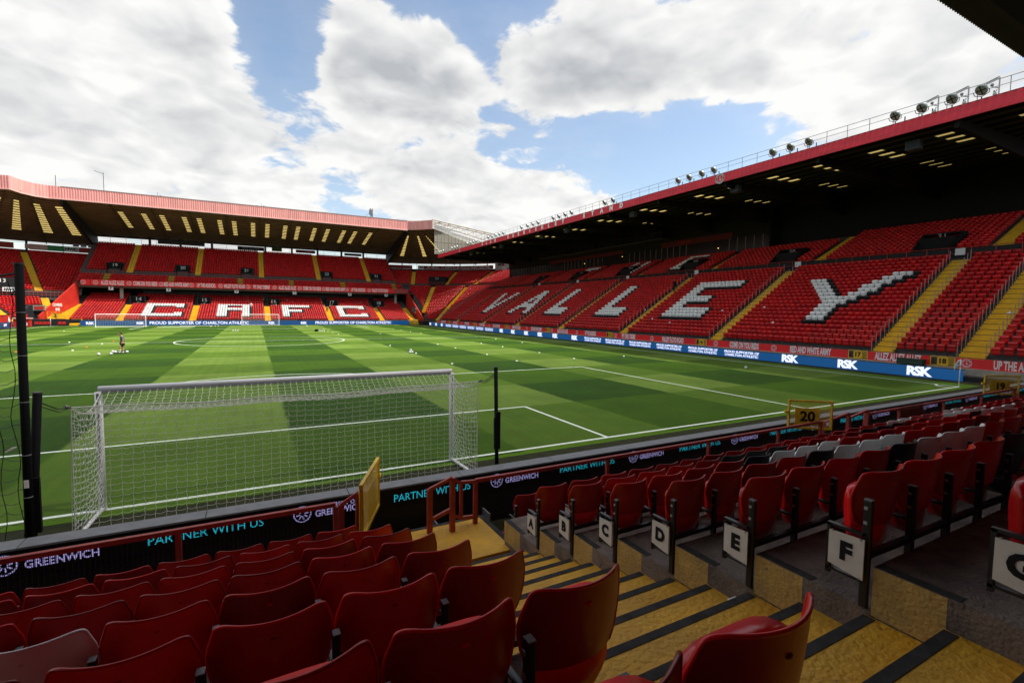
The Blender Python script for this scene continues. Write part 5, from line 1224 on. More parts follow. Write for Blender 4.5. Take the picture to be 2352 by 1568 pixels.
def s_w(s_): return 1.5
frNW = [(36.0, 118.3), (37.6, 117.4), (39.2, 116.0), (41.15, 113.5), (41.35, 113.45)]
corner_roof(frNW, 1, nw, rad(6.8), rad(66), [.08, .28, .46])
ribbed(frNW[:4], 25.5, 27.9, 'fascia', fascia_pink, nw, .40)
MB().beam((41.2, 113.5, 25.4), (41.2, 113.5, 27.95), .15, .15).obj('fascia_post', mat('trim_pink', (.75, .45, .42), .5, .4), nw)
ne = empty('grandstand', 'curved corner stand at left with upper red seats and sunlit faded lower seats', 'grandstand')
frNE = [(-35.3, 118.3), (-37.2, 118.4), (-39.0, 117.6), (-40.4, 115.0), (-40.9, 112.3), (-43.5, 112.9), (-50, 108), (-56, 100)]
corner_roof(frNE, -1, ne, rad(6.0), rad(80), [.03, .13, .24, .34, .46])
ribbed(frNE[::-1], 25.5, 27.9, 'fascia', fascia_pink, ne, .40)
s = MB()
for a, b in zip(frNE[:-1], frNE[1:]): s.beam((a[0], a[1], 25.4), (b[0], b[1], 25.4), .3, .2)
s.obj('fascia_trim', mat('trim_pink', (.75, .45, .42), .5, .4), ne)
cxe = -31
pink_seat = 0
arc_terrace('terrace', cxe, 101, 13.5, .78, .40, 12, .9, rad(-85), rad(-22), ne)
arc_seats(cxe, 101, 13.5, .78, .40, 11, .9, rad(-85), rad(-22), [rad(-22.0), rad(-47)], lambda t_, k: abs(t_-rad(-29))*(13.5+.78*k) < 1.6 and k < 7 or t_ > rad(-24))
for g in (-22.5, -47): arc_stairs(cxe, 101, 13.6, 22.6, .51, .9, rad(g), ne)
arc_wall('gangway_wall', cxe, 101, 23.6, rad(-85), rad(-12), 5.0, 6.6, dark, ne)
arc_terrace('gangway', cxe, 101, 22.6, 1.1, .2, 1, 5.5, rad(-85), rad(-13), ne)
arc_terrace('upper_terrace', cxe, 101, 23.7, .70, .70*.545, 25, 6.9, rad(-85), rad(-8), ne)
arc_terrace('upper_terrace', cxe, 101, 27.2, .70, .70*.545, 20, 6.9+.545*3.5, rad(-8), rad(-2), ne)
def neskip(t_, k):
    r = 23.7+.7*k; return (k < 3 and t_ > rad(-14+k*1.0)) or (k < 4 and abs(t_-rad(-37))*r < 2.2)
arc_seats(cxe, 101, 23.7, .70, .70*.545, 24, 6.9, rad(-85), rad(-4.5), [rad(-24), rad(-45)], neskip)
for g in (-24, -45): arc_stairs(cxe, 101, 23.7, 40.3, .545, 6.9, rad(g), ne)
for g in (-9,): arc_stairs(cxe, 101, 32.0, 38.0, .545, 6.9+.545*8.3, rad(g), ne)
V = [pol(cxe, 101, r, rad(-37)+t_, z) for r in (23.5, 26.6) for t_ in (-.08, .08) for z in (6.0, 9.4)]
o_ = raw('exit_tunnel', V, [(0, 2, 3, 1), (4, 5, 7, 6), (0, 1, 5, 4), (2, 6, 7, 3), (1, 3, 7, 5)], black, ne); text('number', '13', 1.0, pol(cxe, 101, 23.4, rad(-37), 8.7), (math.cos(rad(37)), math.sin(rad(37)), 0), UP, white_flat, o_, 1.1, 0, .01)
nwe = text('lettering', 'NWE', .75, pol(cxe, 101, 22.75, rad(-35.2), 7.0), (math.cos(rad(36)), math.sin(rad(36)), 0), UP, black, ne, .9, .02, .01)
raw('notice', [pol(cxe, 101, 22.85, rad(a), z) for a, z in ((-37.6, 6.6), (-32.8, 6.6), (-32.8, 7.4), (-37.6, 7.4))], [(0, 1, 2, 3)], white_flat, ne)
s = MB()
for i in range(46):
    a, b = rad(-12-i*1.6), rad(-12-(i+1)*1.6)
    for z in (6.1, 6.6, 7.1): s.tube(pol(cxe, 101, 22.9, a, z), pol(cxe, 101, 22.9, b, z), .035, 4, False)
    s.tube(pol(cxe, 101, 22.9, a, 5.5), pol(cxe, 101, 22.9, a, 7.1), .03, 4, False)
s.obj('gangway_rail', red_steel, ne)
arc_wall('rear_wall', cxe, 101, 41.4, rad(-85), rad(3), -1, 16.6, dark, ne, 30)
for a, b in ((-4, -22.5), (-26, -45), (-48, -70)): arc_wall('rear_banner', cxe, 101, 41.0, rad(b), rad(a), 16.7, 18.0, mat('dull_red_band2', (.30, .025, .022), .6, .3), ne, 14)
def ne_sign(t_, wdt, m, body=None):
    c, q = math.cos(rad(t_)), math.sin(rad(t_)); p = np.array(pol(cxe, 101, 40.85, rad(t_), 17.35)); dx_ = np.array((c, -q, 0))*wdt/2
    o = raw('banner_sign', [tuple(p-dx_-(0, 0, .55)), tuple(p+dx_-(0, 0, .55)), tuple(p+dx_+(0, 0, .55)), tuple(p-dx_+(0, 0, .55))], [(0, 1, 2, 3)], m, ne)
    if body: text('lettering', body, .95, pol(cxe, 101, 40.75, rad(t_), 17.33), (c, -q, 0), UP, black, o, .95, .04, .004)
ne_sign(-12.4, 2.6, white_flat, 'NWD'); ne_sign(-15.9, 3.6, mat('green_sign', (.03, .22, .08), .6, .3)); ne_sign(-20.6, 4.2, mat('pink_sign', (.5, .3, .28), .6, .3))
for i in range(9): t_ = rad(-6-i*8.5); MB().tube(pol(cxe, 101, 41.8, t_, 15), pol(cxe, 101, 41.8, t_, 19.8), .22 if i % 2 == 0 else .07, 6).obj('rear_column', dark, ne)
s = MB(); [s.tube(pol(cxe, 101, 41.9, rad(-4-i*2), z), pol(cxe, 101, 41.9, rad(-6-i*2), z), .04, 4, False) for i in range(38) for z in (18.3, 18.8)]; s.obj('rear_railing', steel_grey, ne)
for i in range(4): t_ = rad(-5.6-i*1.9); c, q = math.cos(t_), math.sin(t_); p = np.array(pol(cxe, 101, 41.5, t_, 18.6)); dx_ = np.array((c, -q, 0))*.55; raw('box_window', [tuple(p-dx_-(0, 0, .5)), tuple(p+dx_-(0, 0, .5)), tuple(p+dx_+(0, 0, .5)), tuple(p-dx_+(0, 0, .5))], [(0, 1, 2, 3)], mat('box_red', (.10, .01, .012), .3, .5) if i % 2 else mat('box_grey2', (.08, .08, .085), .3, .5), ne)
# tunnel wedge, steps platform with number 2, kiosk at the left
tw = empty('tunnel_entrance', 'black wedge wall and opening below the sunlit corner seats', 'tunnel')
raw('side_wall', [(-41.6, 112.2, 0), (-38.9, 113.6, 0), (-38.9, 113.6, 3.7), (-39.5, 113.3, 3.7), (-41.6, 111.9, .3), (-41.7, 112.8, 0), (-39.0, 114.2, 0), (-39.0, 114.2, 3.7)], [(0, 1, 2, 3, 4), (1, 6, 7, 2), (3, 2, 7)], mat('asphalt_black', (.02, .021, .024), .9, .2, .4, 2), tw)
MB().box(-38.9, -37.3, 113.8, 114.0, 0, 3.9).obj('opening', black, tw); MB().box(-38.95, -37.2, 113.55, 113.8, 2.9, 3.9).obj('lintel', mat('lintel_grey', (.22, .24, .22), .8, .2), tw)
MB().box(-38.7, -37.4, 113.5, 113.545, 3.1, 3.7).obj('sign', red_wall, tw)
pf = empty('stair_platform', 'yellow railed platform with number 2 at the left foot of the far stand', 'platform', (0, 0, 0)); MB().box(-36.6, -34.2, 112.4, 113.5, .0, 1.3).obj('base', dark, pf); MB().box(-36.6, -34.2, 112.5, 113.5, 1.3, 1.36).obj('deck', yellow_far, pf)
s = MB(); [s.tube((x, 112.4, 1.3), (x, 112.4, 2.7), .035, 4) for x in (-36.6, -36, -35.4, -34.8, -34.2)]; [s.tube((-36.6, 112.4, z), (-34.2, 112.4, z), .035, 4) for z in (2.7, 2.2, 1.75)]; s.obj('railing', yellow_far, pf)
MB().box(-35.9, -34.9, 112.33, 112.36, 1.5, 2.4).obj('number_plate', yellow_far, pf); text('number', '2', .9, (-35.4, 112.3, 1.95), (1, 0, 0), UP, black, pf, 1, .02, .004)
ko = empty('kiosk', 'small red booth beside the far left corner of the pitch', 'kiosk', (-38.6, 107.4, 0)); MB().box(-1.1, 1.1, -.5, .5, 0, 1.45).obj('body', red_wall, ko); MB().box(-1.25, 1.25, -.65, .65, 1.45, 1.58).obj('roof', mat('trim_pink', (.75, .45, .42), .5, .4), ko); MB().box(.2, .8, -.53, -.505, .2, .7).obj('notice', white_flat, ko)
eb = empty('advertising_board', 'short navy LED board beside the left touchline at the far left', 'advertising board'); MB().box(-38.3, -38.1, 60, 101, 0, 1.0).obj('panel', mat('screen_navy', (.01, .02, .05), .3, .5, emit=(.01, .03, .09), es=.8), eb)
for y in (82, 88, 94, 99): text('lettering', 'RSK', .6, (-38.08, y, .5), (0, 1, 0), UP, screen_text, eb, 1.1, .02, .004)
ew = empty('barrier_wall', 'bright red barrier wall behind the left touchline board', 'wall'); MB().box(-39.8, -39.6, 60, 106, 0, 2.2).obj('panel', red_wall, ew)
tr_ = MB()
for r in range(14): tr_.box(-40.5-.75*(r+1), -40.5-.75*r, 60, 104, max(0, 1.2+.4*r-.7), 1.2+.4*r)
es = empty('grandstand', 'end of the stand along the left touchline, only its corner seen', 'grandstand'); tr_.obj('terrace', concrete_far, es)
for r in range(14):
    for c in range(40): FAR.append((-40.5-.75*r-.5, 104-.5*(c+.5), 1.2+.4*r, PI/2, 0, None))

# translucent windbreak and truss at the corner
wbk = empty('windbreak_screen', 'tall translucent glazed screen hanging under the white truss at the far right corner', 'windbreak', (0, 0, 0))
def ztop(x): return 26.3-(x-42.2)*(26.3-23.3)/(56.5-42.2)
x = 42.2; k = 0
while x < 56.0:
    x2 = x+1.02; q = raw('glass_panel', [(x+.015, 114, 19.0), (x2-.015, 114, 19.0), (x2-.015, 114, ztop(x2)-.02), (x+.015, 114, ztop(x)-.02)], [(0, 1, 2, 3)], windpanel, wbk); x = x2
s = MB(); x = 42.2
while x < 56.5: s.tube((x, 113.96, 19.0), (x, 113.96, ztop(x)), .045, 4); x += 1.02
for z in (24.6, 22.4, 20.3): s.tube((42.2, 113.95, z), (42.2+(26.3-z)*(14.3/3.0) if z > 23.3 else 57.8, 113.95, z), .03, 4)
s.obj('frame', mat('frame_cream', (.5, .48, .42), .6, .3), wbk)
MB().beam((42.1, 113.85, 26.4), (58, 113.85, ztop(58)+.1), .15, .35).obj('head_rail', white_paint, wbk)
trs = empty('roof_truss', 'white tubular roof truss sloping down behind the right stand roof', 'truss')
for dy in (0, 2.2):
    A0 = [(41.4+19*t, 113.6+dy+1.2*t, 28.0-2.1*t) for t in np.linspace(0, 1, 8)]; B0 = [(41.4+18.0*t, 113.6+dy+.6*t, 26.9-3.4*t) for t in np.linspace(0, 1, 8)]
    s = MB()
    for a, b in zip(A0[:-1], A0[1:]): s.tube(a, b, .17, 6, False)
    for a, b in zip(B0[:-1], B0[1:]): s.tube(a, b, .15, 6, False)
    s.obj('chord', mat('truss_cream', (.42, .38, .32), .6, .3), trs); s = MB()
    for i in range(7): s.tube(B0[i], A0[i+1], .10, 5, False); s.tube(A0[i], B0[i], .07, 5, False)
    s.obj('bracing', mat('truss_cream', (.42, .38, .32), .6, .3), trs)
s = MB()
for i in range(0, 8): t = i/7; s.tube((41.4+19*t, 113.6+1.2*t, 28.0-2.1*t), (41.4+19*t, 115.8+1.2*t, 28.0-2.1*t), .06, 5)
s.obj('cross_tie', mat('truss_cream', (.42, .38, .32), .6, .3), trs)

# ------------------------------------------------------------------ build the seat mass
def simple_seat():
    V = []; F = []
    b = MB(); b.prism([(-.225, .40), (.225, .40), (.235, .70), (.19, .79), (-.19, .79), (-.235, .70)], 1, -.02, .015)
    # folded pan (towards -y = towards the pitch)
    n = len(b.V); pr = [(-.02, .77), (-.12, .765), (-.165, .70), (-.15, .60), (-.11, .56), (-.10, .42), (-.05, .30)]
    for x in (-.215, .215):
        for y, z in pr: b.V.append((x, y, z))
    k = len(pr)
    for i in range(k-1): b.F.append((n+i, n+i+1, n+k+i+1, n+k+i))
    b.F.append(tuple(n+i for i in range(k))[::-1]); b.F.append(tuple(n+k+i for i in range(k)))
    b.box(-.255, -.235, -.03, .02, 0, .55)
    return np.array(b.V), b.F
sv, sf = simple_seat()
# local seat faces -y; rotate by ang so that it faces the pitch: west faces -x
def seat_rot(a): c, s = math.cos(a), math.sin(a); return np.array(((c, -s), (s, c)))
vis = [(i, s) for i, s in enumerate(FAR) if s[5] is not None and in_view(s[:3], 0)]
vis.sort(key=lambda t: float(np.linalg.norm(np.array(t[1][:3])-CAM)))
take = {i for i, s in vis[:max(0, 298-near_n)]}
def face_ang(a):   # stored codes: -PI/2 west (faces -x), PI north (faces -y), PI-t corner, PI/2 east (faces +x)
    return a
def ang(s):
    if s[3] == -PI/2: return -PI/2
    if s[3] == PI/2: return PI/2
    if s[3] == PI: return 0.0
    return -(PI-s[3])
V = []; F = []; MI = []; nf = len(sf); base = 0; MASS = [s for i, s in enumerate(FAR) if i not in take]
allV = []
for s in MASS:
    a = ang(s)+R.uniform(-.03, .03); rm = seat_rot(a); v = sv.copy(); v[:, 1] *= R.uniform(.8, 1.15); xy = v[:, :2]@rm.T; allV.append(np.column_stack((xy[:, 0]+s[0], xy[:, 1]+s[1], v[:, 2]+s[2]+R.uniform(-.01, .01))))
allV = np.concatenate(allV); ns = len(MASS); nv_ = len(sv)
loops1 = np.concatenate([np.array(f) for f in sf]); tot1 = np.array([len(f) for f in sf]); st1 = np.concatenate(([0], np.cumsum(tot1)[:-1]))
me = bpy.data.meshes.new('stadium_seats'); me.vertices.add(ns*nv_); me.vertices.foreach_set('co', allV.astype(np.float32).ravel())
loops = (loops1[None, :]+(np.arange(ns)*nv_)[:, None]).ravel(); me.loops.add(len(loops)); me.loops.foreach_set('vertex_index', loops.astype(np.int32))
me.polygons.add(ns*nf); me.polygons.foreach_set('loop_start', (st1[None, :]+(np.arange(ns)*len(loops1))[:, None]).ravel().astype(np.int32)); me.polygons.foreach_set('loop_total', np.tile(tot1, ns).astype(np.int32))
for q in (red_mass, white_seat, black_seat, steel_black): me.materials.append(q)
isleg = np.zeros(nf, bool); isleg[-6:] = True
mi = np.repeat(np.array([s[4] for s in MASS]), nf).reshape(ns, nf); mi[:, isleg] = 3; me.polygons.foreach_set('material_index', mi.ravel().astype(np.int32)); me.update(calc_edges=True); me.validate()
o = bpy.data.objects.new('stadium_seats', me); col.objects.link(o); tag(o, 'thousands of red folding seats with white letters filling the far stands', 'seats', kind='stuff')
pm_ = {}
for q, nm, m_ in ((0, 'red', red_mass), (1, 'white', white_seat), (2, 'black', black_seat)):
    g0 = [f for f in sf[:8]]; used_v = sorted({i for f in g0 for i in f}); mp = {i: k for k, i in enumerate(used_v)}
    b1 = bpy.data.meshes.new('backrest'); b1.from_pydata([tuple(sv[i]) for i in used_v], [], [tuple(mp[i] for i in f) for f in g0]); b1.materials.append(m_)
    g1 = sf[8:-6]; u2 = sorted({i for f in g1 for i in f}); mp = {i: k for k, i in enumerate(u2)}
    b2 = bpy.data.meshes.new('seat_pan'); b2.from_pydata([tuple(sv[i]) for i in u2], [], [tuple(mp[i] for i in f) for f in g1]); b2.materials.append(m_)
    pm_[q] = (b1, b2, nm)
lg = bpy.data.meshes.new('leg'); g1 = sf[-6:]; u2 = sorted({i for f in g1 for i in f}); mp = {i: k for k, i in enumerate(u2)}; lg.from_pydata([tuple(sv[i]) for i in u2], [], [tuple(mp[i] for i in f) for f in g1]); lg.materials.append(steel_black)
bname = {0: 'block at the right edge', 1: 'narrow block by gate 18', 2: 'block with the white Y', 3: 'block with the white E'}
for i in sorted(take):
    s = FAR[i]; b1, b2, nm = pm_[s[4]]; _, r, bi, c = s[5]
    n = int((blocks[bi][1]-blocks[bi][0]-.24)/SP); cc = n-1-c
    side = 'the right-hand steps' if bi else 'the gate 18 steps'
    e_ = empty('stadium_seat', f'{nm} seat, {ORD[min(cc, 29)]} from the right, {ORD[r]} row, {bname.get(bi, "far along")}', 'seat', (s[0], s[1], s[2]), ang(s), 'front seats of the right stand')
    for nm2, mm in (('backrest', b1), ('seat_pan', b2), ('leg', lg)): q = bpy.data.objects.new(nm2, mm); col.objects.link(q); q.parent = e_

# ------------------------------------------------------------------ corner flags, balls, discs
def cflag(x, y, label, tilt=0):
    f = empty('corner_flag', label, 'corner flag', (x, y, 0), group='corner flags'); MB().tube((0, 0, 0), (0, 0, 1.6), .022, 8).obj('pole', white_paint, f, True)
    V = []; F = []
    for i in range(7):
        for j in range(5): u = i/6; V.append((-.28*u*.6-.02, .20*u+.03*math.sin(u*6+j), 1.58-.10*j-.22*u*u-.05*u)); 
    for i in range(6):
        for j in range(4): F.append((i*5+j, (i+1)*5+j, (i+1)*5+j+1, i*5+j+1))
    o = raw('flag', V, F, white_flat, f, True); md = o.modifiers.new('s', 'SOLIDIFY'); md.thickness = .006
    MB().box(-.16, -.08, .06, .065, 1.28, 1.42).obj('flag_badge', black, f); return f
cflag(HW, .0, 'white corner flag at the near right corner of the pitch'); cflag(HW, LEN, 'white corner flag at the far right corner of the pitch'); cflag(-HW, LEN, 'white corner flag at the far left corner of the pitch')
bm0 = MB().ico((0, 0, .11), .11, 14, 9); first = None
def ball(x, y, label, z=0):
    global first
    if first is None: first = bm0.obj('football', ball_mat, None, True); o = first
    else: o = first.copy(); col.objects.link(o)
    o.location = (x, y, z); o.rotation_euler.z = R.uniform(0, 6); tag(o, label, 'ball', 'white footballs'); return o
for (x, y, l, z) in ((-12.34, 38.23, 'white football farthest left of the group round the man on the pitch', 0), (-11.56, 38.28, 'white football in front of the man on the pitch, second from left', 0), (-11.95, 40.7, 'white football behind, leftmost of the row at the man\'s feet', 0), (-11.66, 40.15, 'white football in the middle of the row at the man\'s feet', 0), (-11.40, 40.1, 'white football under the raised foot of the man', 0), (-10.85, 40.1, 'white football just right of the man\'s standing foot', 0),
                     (11.6, 31.4, 'left bottom ball of the small pile right of centre', 0), (11.83, 31.45, 'right bottom ball of the small pile right of centre', 0), (11.71, 31.6, 'rear bottom ball of the small pile right of centre', 0), (11.71, 31.5, 'top ball of the small pile right of centre', .18),
                     (-4.35, 80.2, 'left ball of the far row of three beyond the centre circle', 0), (-4.0, 80.3, 'middle ball of the far row of three beyond the centre circle', 0), (-3.65, 80.25, 'right ball of the far row of three beyond the centre circle', 0),
                     (8.75, 76.4, 'leftmost ball beside the dark bag beyond the centre circle', 0), (9.1, 76.5, 'second ball beside the dark bag beyond the centre circle', 0), (9.45, 76.5, 'third ball beside the dark bag beyond the centre circle', 0),
                     (30.78, 10.72, 'lone white football on the grass near the right touchline', 0), (-8.4, 104.1, 'left ball on the far goal area line', 0), (-7.9, 104.2, 'right ball on the far goal area line', 0)): ball(x, y, l, z)
bag = empty('ball_bag', 'black bag lying beside white balls beyond the centre circle', 'bag', (8.2, 76.5, 0)); MB().ico((0, 0, .2), .33, 10, 6, .75).obj('body', cloth_black, bag, True); MB().ico((.2, 0, .36), .1, 6, 4).obj('neck', cloth_black, bag, True)
dm = {}
def disc(x, y, c, label):
    if c not in dm:
        V = []; F = []; k = 12
        for r_, z in ((.10, .004), (.095, .01), (.045, .055), (.03, .055), (.03, .02)):
            for i in range(k): a = 2*PI*i/k; V.append((r_*math.cos(a), r_*math.sin(a), z))
        for j in range(4):
            for i in range(k): F.append((j*k+i, j*k+(i+1) % k, (j+1)*k+(i+1) % k, (j+1)*k+i))
        dm[c] = raw('marker_disc', V, F, cone_white if c == 'white' else cone_orange, None, True); o = dm[c]
    else: o = dm[c].copy(); col.objects.link(o)
    o.location = (x, y, 0); tag(o, label, 'marker disc', 'training marker discs')
for i, (x, y) in enumerate(((-27.2, 86), (-19.0, 56.8), (-15.4, 53.1), (-15.55, 44.4))): disc(x, y, 'white', f'white marker disc left of the man on the pitch, {ORD[i]} nearest the far end')
for i, (x, y) in enumerate(((-15.37, 57.6), (-22.94, 56.4), (-15.54, 48.4), (-19.2, 44.1))): disc(x, y, 'orange', f'orange marker disc left of the man on the pitch, {ORD[i]} nearest the far end')
cols = {'first row right of centre': [(12.17, 41.2), (12.1, 31.46-.3), (12.1, 21.87)], 'second row right of centre': [(16.74, 66.16), (17.69, 41.15), (17.75, 35.62), (17.73, 27.67), (17.64, 21.8)],
        'third row right of centre': [(23.46, 84.7), (23.58, 79.05), (23.6, 72.77), (23.49, 66.19), (23.23, 41.13), (23.32, 35.53), (23.3, 27.6), (23.15, 21.64)], 'row nearest the right touchline': [(30.96, 100.25), (28.75, 48.35), (28.86, 40.97), (28.76, 21.71)], 'row beside the dark bag': [(10.37, 85.11), (10.38, 78.91), (10.34, 72.41), (10.36, 66.4)]}
for nm, lst in cols.items():
    for i, (x, y) in enumerate(sorted(lst, key=lambda t: t[1])): disc(x, y, 'white', f'white marker disc, {ORD[i]} from the near end in the {nm}')
for (x, y, ln_, rz_, lab) in ((-14.5, 100.0, 6.0, .9, 'white flat training pole lying on the grass by the training goal'), (-12, 106.6, 5.5, .15, 'long white training pole lying behind the far goal line')):
    tag(MB().box(-ln_/2, ln_/2, -.06, .06, .03, .09).obj('training_pole', white_paint, None, False, (x, y, 0)), lab, 'pole', 'training poles'); bpy.data.objects[-1] if False else None

# ------------------------------------------------------------------ people
def skinned(name, joints, edges, m, parent, lv=2):
    me = bpy.data.meshes.new(name); me.from_pydata([j[0] for j in joints], edges, []); o = bpy.data.objects.new(name, me); col.objects.link(o); me.materials.append(m)
    md = o.modifiers.new('skin', 'SKIN'); md.use_smooth_shade = True
    for i, j in enumerate(joints): me.skin_vertices[0].data[i].radius = (j[1], j[2] if len(j) > 2 else j[1]); 
    me.skin_vertices[0].data[0].use_root = True
    s = o.modifiers.new('sub', 'SUBSURF'); s.levels = lv; s.render_levels = lv
    if parent: o.parent = parent
    return o
def coach():
    p = empty('person', 'man in grey t-shirt and black shorts looking down, one foot on a ball', 'person', (-11.0, 39.4, 0), rad(-66))
    # local: facing -y, left arm +x
    J = [((0, 0, .93), .12, .10), ((0, .0, 1.12), .13, .10), ((0, -.01, 1.32), .16, .11), ((0, -.03, 1.46), .10, .08), ((0, -.08, 1.55), .052), ((0, -.12, 1.61), .055),
         ((-.10, 0, .88), .10), ((-.11, .03, .50), .062), ((-.11, .06, .10), .042), ((-.11, -.10, .04), .04),
         ((.10, 0, .88), .10), ((.11, -.20, .56), .062), ((.11, -.22, .26), .042), ((.11, -.38, .22), .04),
         ((-.21, -.03, 1.42), .055), ((-.25, -.02, 1.14), .042), ((-.24, -.12, .92), .032), ((-.23, -.15, .84), .035), ((.21, -.03, 1.42), .055), ((.26, -.01, 1.14), .042), ((.25, -.12, .93), .032), ((.24, -.15, .85), .035)]
    E = [(0, 1), (1, 2), (2, 3), (3, 4), (4, 5), (0, 6), (6, 7), (7, 8), (8, 9), (0, 10), (10, 11), (11, 12), (12, 13), (3, 14), (14, 15), (15, 16), (16, 17), (3, 18), (18, 19), (19, 20), (20, 21)]
    skinned('body', J, E, skin, p)
    h = MB().ico((0, -.16, 1.68), .105, 14, 10, 1.2); ho = h.obj('head', skin, p, True)
    MB().ico((0, -.275, 1.655), .022, 6, 4, 1.3).obj('nose', skin, p, True); MB().ico((-.10, -.15, 1.67), .025, 6, 4, 1.3).ico((.10, -.15, 1.67), .025, 6, 4, 1.3).obj('ear', skin, p, True)
    MB().ico((0, -.13, 1.725), .112, 14, 9, 1.05).obj('hair', hair, p, True); MB().ico((-.04, -.262, 1.68), .011, 5, 4).ico((.04, -.262, 1.68), .011, 5, 4).obj('eye', black, p)
    skinned('shirt', [((0, 0, .90), .18, .16), ((0, 0, 1.12), .19, .16), ((0, -.01, 1.32), .21, .16), ((0, -.03, 1.45), .13, .10), ((-.19, -.03, 1.42), .075), ((-.235, -.02, 1.22), .065), ((.19, -.03, 1.42), .075), ((.235, -.02, 1.22), .065)], [(0, 1), (1, 2), (2, 3), (3, 4), (4, 5), (3, 6), (6, 7)], cloth_grey, p)
    skinned('shorts', [((0, 0, .94), .17, .15), ((-.10, 0, .84), .13), ((-.115, .01, .60), .10), ((.10, 0, .84), .115), ((.115, -.13, .62), .10)], [(0, 1), (1, 2), (0, 3), (3, 4)], cloth_black, p)
    MB().box(-.215, -.205, -.02, .02, .6, .9).obj('stripe', white_flat, p)
    MB().ico((-.11, -.03, .05), .055, 8, 5, .8).ico((-.11, -.12, .045), .055, 8, 5, .7).obj('shoe', cloth_black, p, True); MB().ico((.11, -.26, .25), .055, 8, 5, .8).ico((.11, -.37, .23), .055, 8, 5, .7).obj('shoe', cloth_black, p, True)
    MB().tube((-.11, .05, .09), (-.11, .05, .17), .05, 8).tube((.11, -.22, .27), (.11, -.22, .34), .05, 8).obj('sock', white_flat, p, True)
coach()
def small_person(loc, rz_, top, bottom, label, seated=True, hat=None):
    p = empty('person', label, 'person', loc, rz_, 'people in the stands')
    if seated: J = [((0, .1, .48), .13), ((0, .12, .75), .14), ((0, .1, .98), .12), ((0, .08, 1.1), .05), ((-.09, 0, .50), .09), ((-.1, -.38, .50), .065), ((-.1, -.40, .08), .05), ((.09, 0, .50), .09), ((.1, -.38, .50), .065), ((.1, -.40, .08), .05), ((-.2, .08, 1.0), .06), ((-.25, -.05, .76), .045), ((-.15, -.25, .62), .04), ((.2, .08, 1.0), .06), ((.25, -.05, .76), .045), ((.15, -.25, .62), .04)]
    else: J = [((0, 0, .9), .13), ((0, 0, 1.15), .14), ((0, 0, 1.4), .12), ((0, 0, 1.5), .05), ((-.09, 0, .85), .09), ((-.1, -.02, .5), .065), ((-.1, 0, .05), .05), ((.09, 0, .85), .09), ((.1, .02, .5), .065), ((.1, 0, .05), .05), ((-.2, 0, 1.42), .06), ((-.24, -.05, 1.15), .045), ((-.18, -.2, 1.0), .04), ((.2, 0, 1.42), .06), ((.25, 0, 1.15), .045), ((.25, -.05, .9), .04)]
    E = [(0, 1), (1, 2), (2, 3), (0, 4), (4, 5), (5, 6), (0, 7), (7, 8), (8, 9), (2, 10), (10, 11), (11, 12), (2, 13), (13, 14), (14, 15)]
    skinned('body', J, E, bottom, p, 1); hz = 1.24 if seated else 1.65; hy = .06 if seated else 0
    MB().ico((0, hy, hz), .105, 10, 7, 1.2).obj('head', skin, p, True); MB().ico((0, hy+.02, hz+.035), .112, 10, 6, 1.05).obj('hair', hat or hair, p, True)
    t0 = (.50, 1.02) if seated else (.88, 1.45); skinned('jacket', [((0, .12 if seated else 0, t0[0]), .16), ((0, .12 if seated else 0, (t0[0]+t0[1])/2), .17), ((0, .1 if seated else 0, t0[1]-.06), .15)], [(0, 1), (1, 2)], top, p, 1)
def nsp(px, row, top, bot, lab, seated=True, z=None): 
    y = NY+ND*row+.45; d = pdir(px, 700); x = CAM[0]+d[0]/d[1]*(y-CAM[1]); small_person((x, y, NZ+NR*row), 0, top, bot, lab, seated)
nsp(568, 15, hivis, cloth_black, 'person in hi-vis yellow seated left of exit 16, upper one'); nsp(572, 13, hivis, cloth_black, 'person in hi-vis yellow seated left of exit 16, lower one'); nsp(577, 11, orange_cloth, white_flat, 'person in orange seated at the top of the white letter A')
nsp(606, 16, hivis, cloth_black, 'person in hi-vis yellow high beside exit 16'); nsp(624, 12, orange_cloth, cloth_black, 'person in orange standing right of exit 16', False); nsp(634, 11, white_flat, cloth_black, 'person in white seated right of exit 16'); nsp(636, 14, cloth_black, cloth_black, 'person in black seated above right of exit 16')
nsp(652, 15, cloth_black, cloth_black, 'person in dark clothes alone above the white letter F'); nsp(660, 15, white_flat, cloth_grey, 'person in pale top alone above the white letter F'); nsp(738, 13, orange_cloth, cloth_black, 'steward in orange standing beside exit 17', False); nsp(744, 10, orange_cloth, skin, 'person in orange seated below exit 17'); nsp(758, 11, white_flat, cloth_black, 'person in white seated by the steps at the last letter C')
nsp(818, 14, cloth_black, cloth_black, 'left one of two dark-clad people right of exit 17'); nsp(828, 14, cloth_black, cloth_grey, 'right one of two dark-clad people right of exit 17'); nsp(690, 0, cloth_black, cloth_black, 'person in black crouching at the front rail of the far stand'); nsp(751, 8, cloth_black, cloth_black, 'person in black at the side of the last letter C')
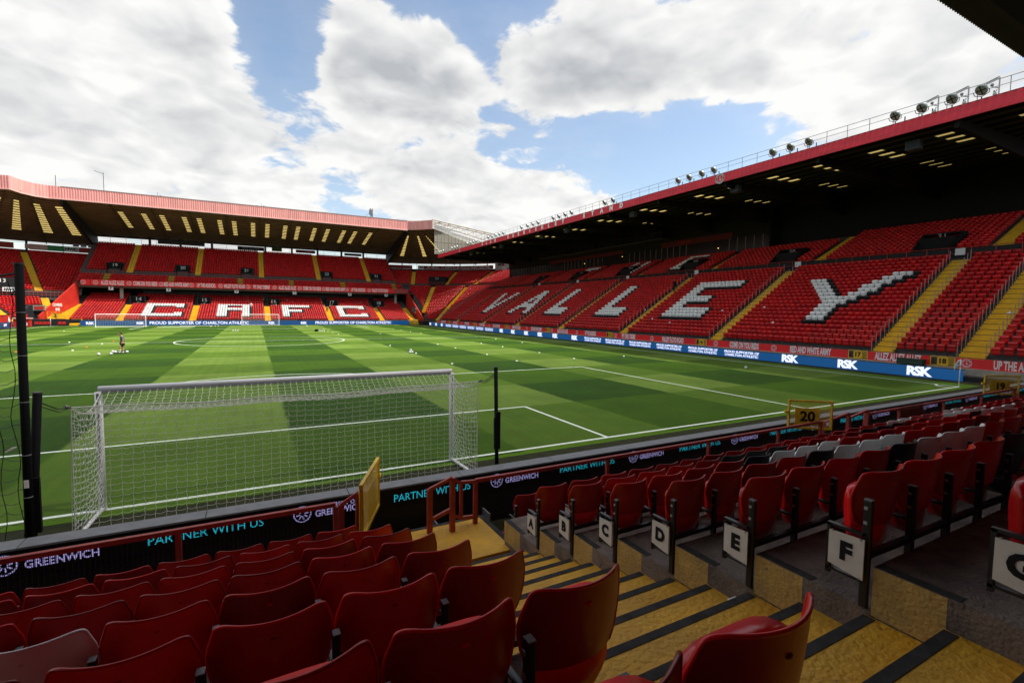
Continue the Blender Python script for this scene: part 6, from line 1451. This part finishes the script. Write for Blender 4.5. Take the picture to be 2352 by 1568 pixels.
small_person((50.3, 36.3, 1.30+RW*15), -PI/2, cloth_black, cloth_black, 'person in black standing on the yellow steps above gate 15', False)
small_person((-39.0, 103.2, .0), PI/2, white_flat, white_flat, 'person in white with a white hat by the left barrier', False, white_flat)
# white papers on some seats of the right stand
for i, (y, r) in enumerate(((19.6, 7), (17.0, 3), (24.2, 6), (29.5, 2), (33.0, 3), (36.2, 6), (41.0, 4), (1.0, 6), (27.6, 5))):
    V = [(0, -.2, 0), (.12, 0, .16), (0, .2, 0), (-.08, .05, .02)]; o = raw('paper_bag', V, [(0, 1, 3), (1, 2, 3), (0, 2, 1), (0, 3, 2)], white_flat, None, False, None, (XF+TW*r+.25, y, ZF+RW*r+.76)); tag(o, f'white paper on a red seat in the {ORD[r]} row, {ORD[i]} one found from gate 16', 'paper', 'white papers on the red seats')
# broad cloud added out of view south-west, shading the near half of the ground
def shade_cloud():
    H_ = 620.0; off = np.array((SUN.x, SUN.y))/SUN.z*H_; cx0, cy0 = off[0]+20, off[1]-118
    mb = MB(); rr = random.Random(3)
    mb.ico((cx0, cy0, H_), 1, 40, 16, .12)
    V = []
    for v in mb.V:
        d = np.array(v)-(cx0, cy0, H_); a = math.atan2(d[1], d[0]); k = 1+.06*math.sin(3*a+1)+.05*math.sin(7*a)+.03*math.sin(13*a+2)+.02*rr.uniform(-1, 1)
        V.append((cx0+d[0]*420*k, cy0+d[1]*155*k, H_+d[2]*(150*k)))
    return raw('shade_cloud', V, mb.F, mat('shade_cloud_white', (.85, .85, .86), 1, 0), None, True)
cl_ = shade_cloud(); tag(cl_, kind='structure')
t_ = MATS['shade_cloud_white'].node_tree; b_ = t_.nodes['Principled BSDF']; o_ = t_.nodes['Material Output']; x_ = t_.nodes.new('ShaderNodeMixShader'); y_ = t_.nodes.new('ShaderNodeBsdfTransparent')
x_.inputs[0].default_value = .60; t_.links.new(y_.outputs[0], x_.inputs[1]); t_.links.new(b_.outputs[0], x_.inputs[2]); t_.links.new(x_.outputs[0], o_.inputs[0])
sl.angle = math.radians(3.0)
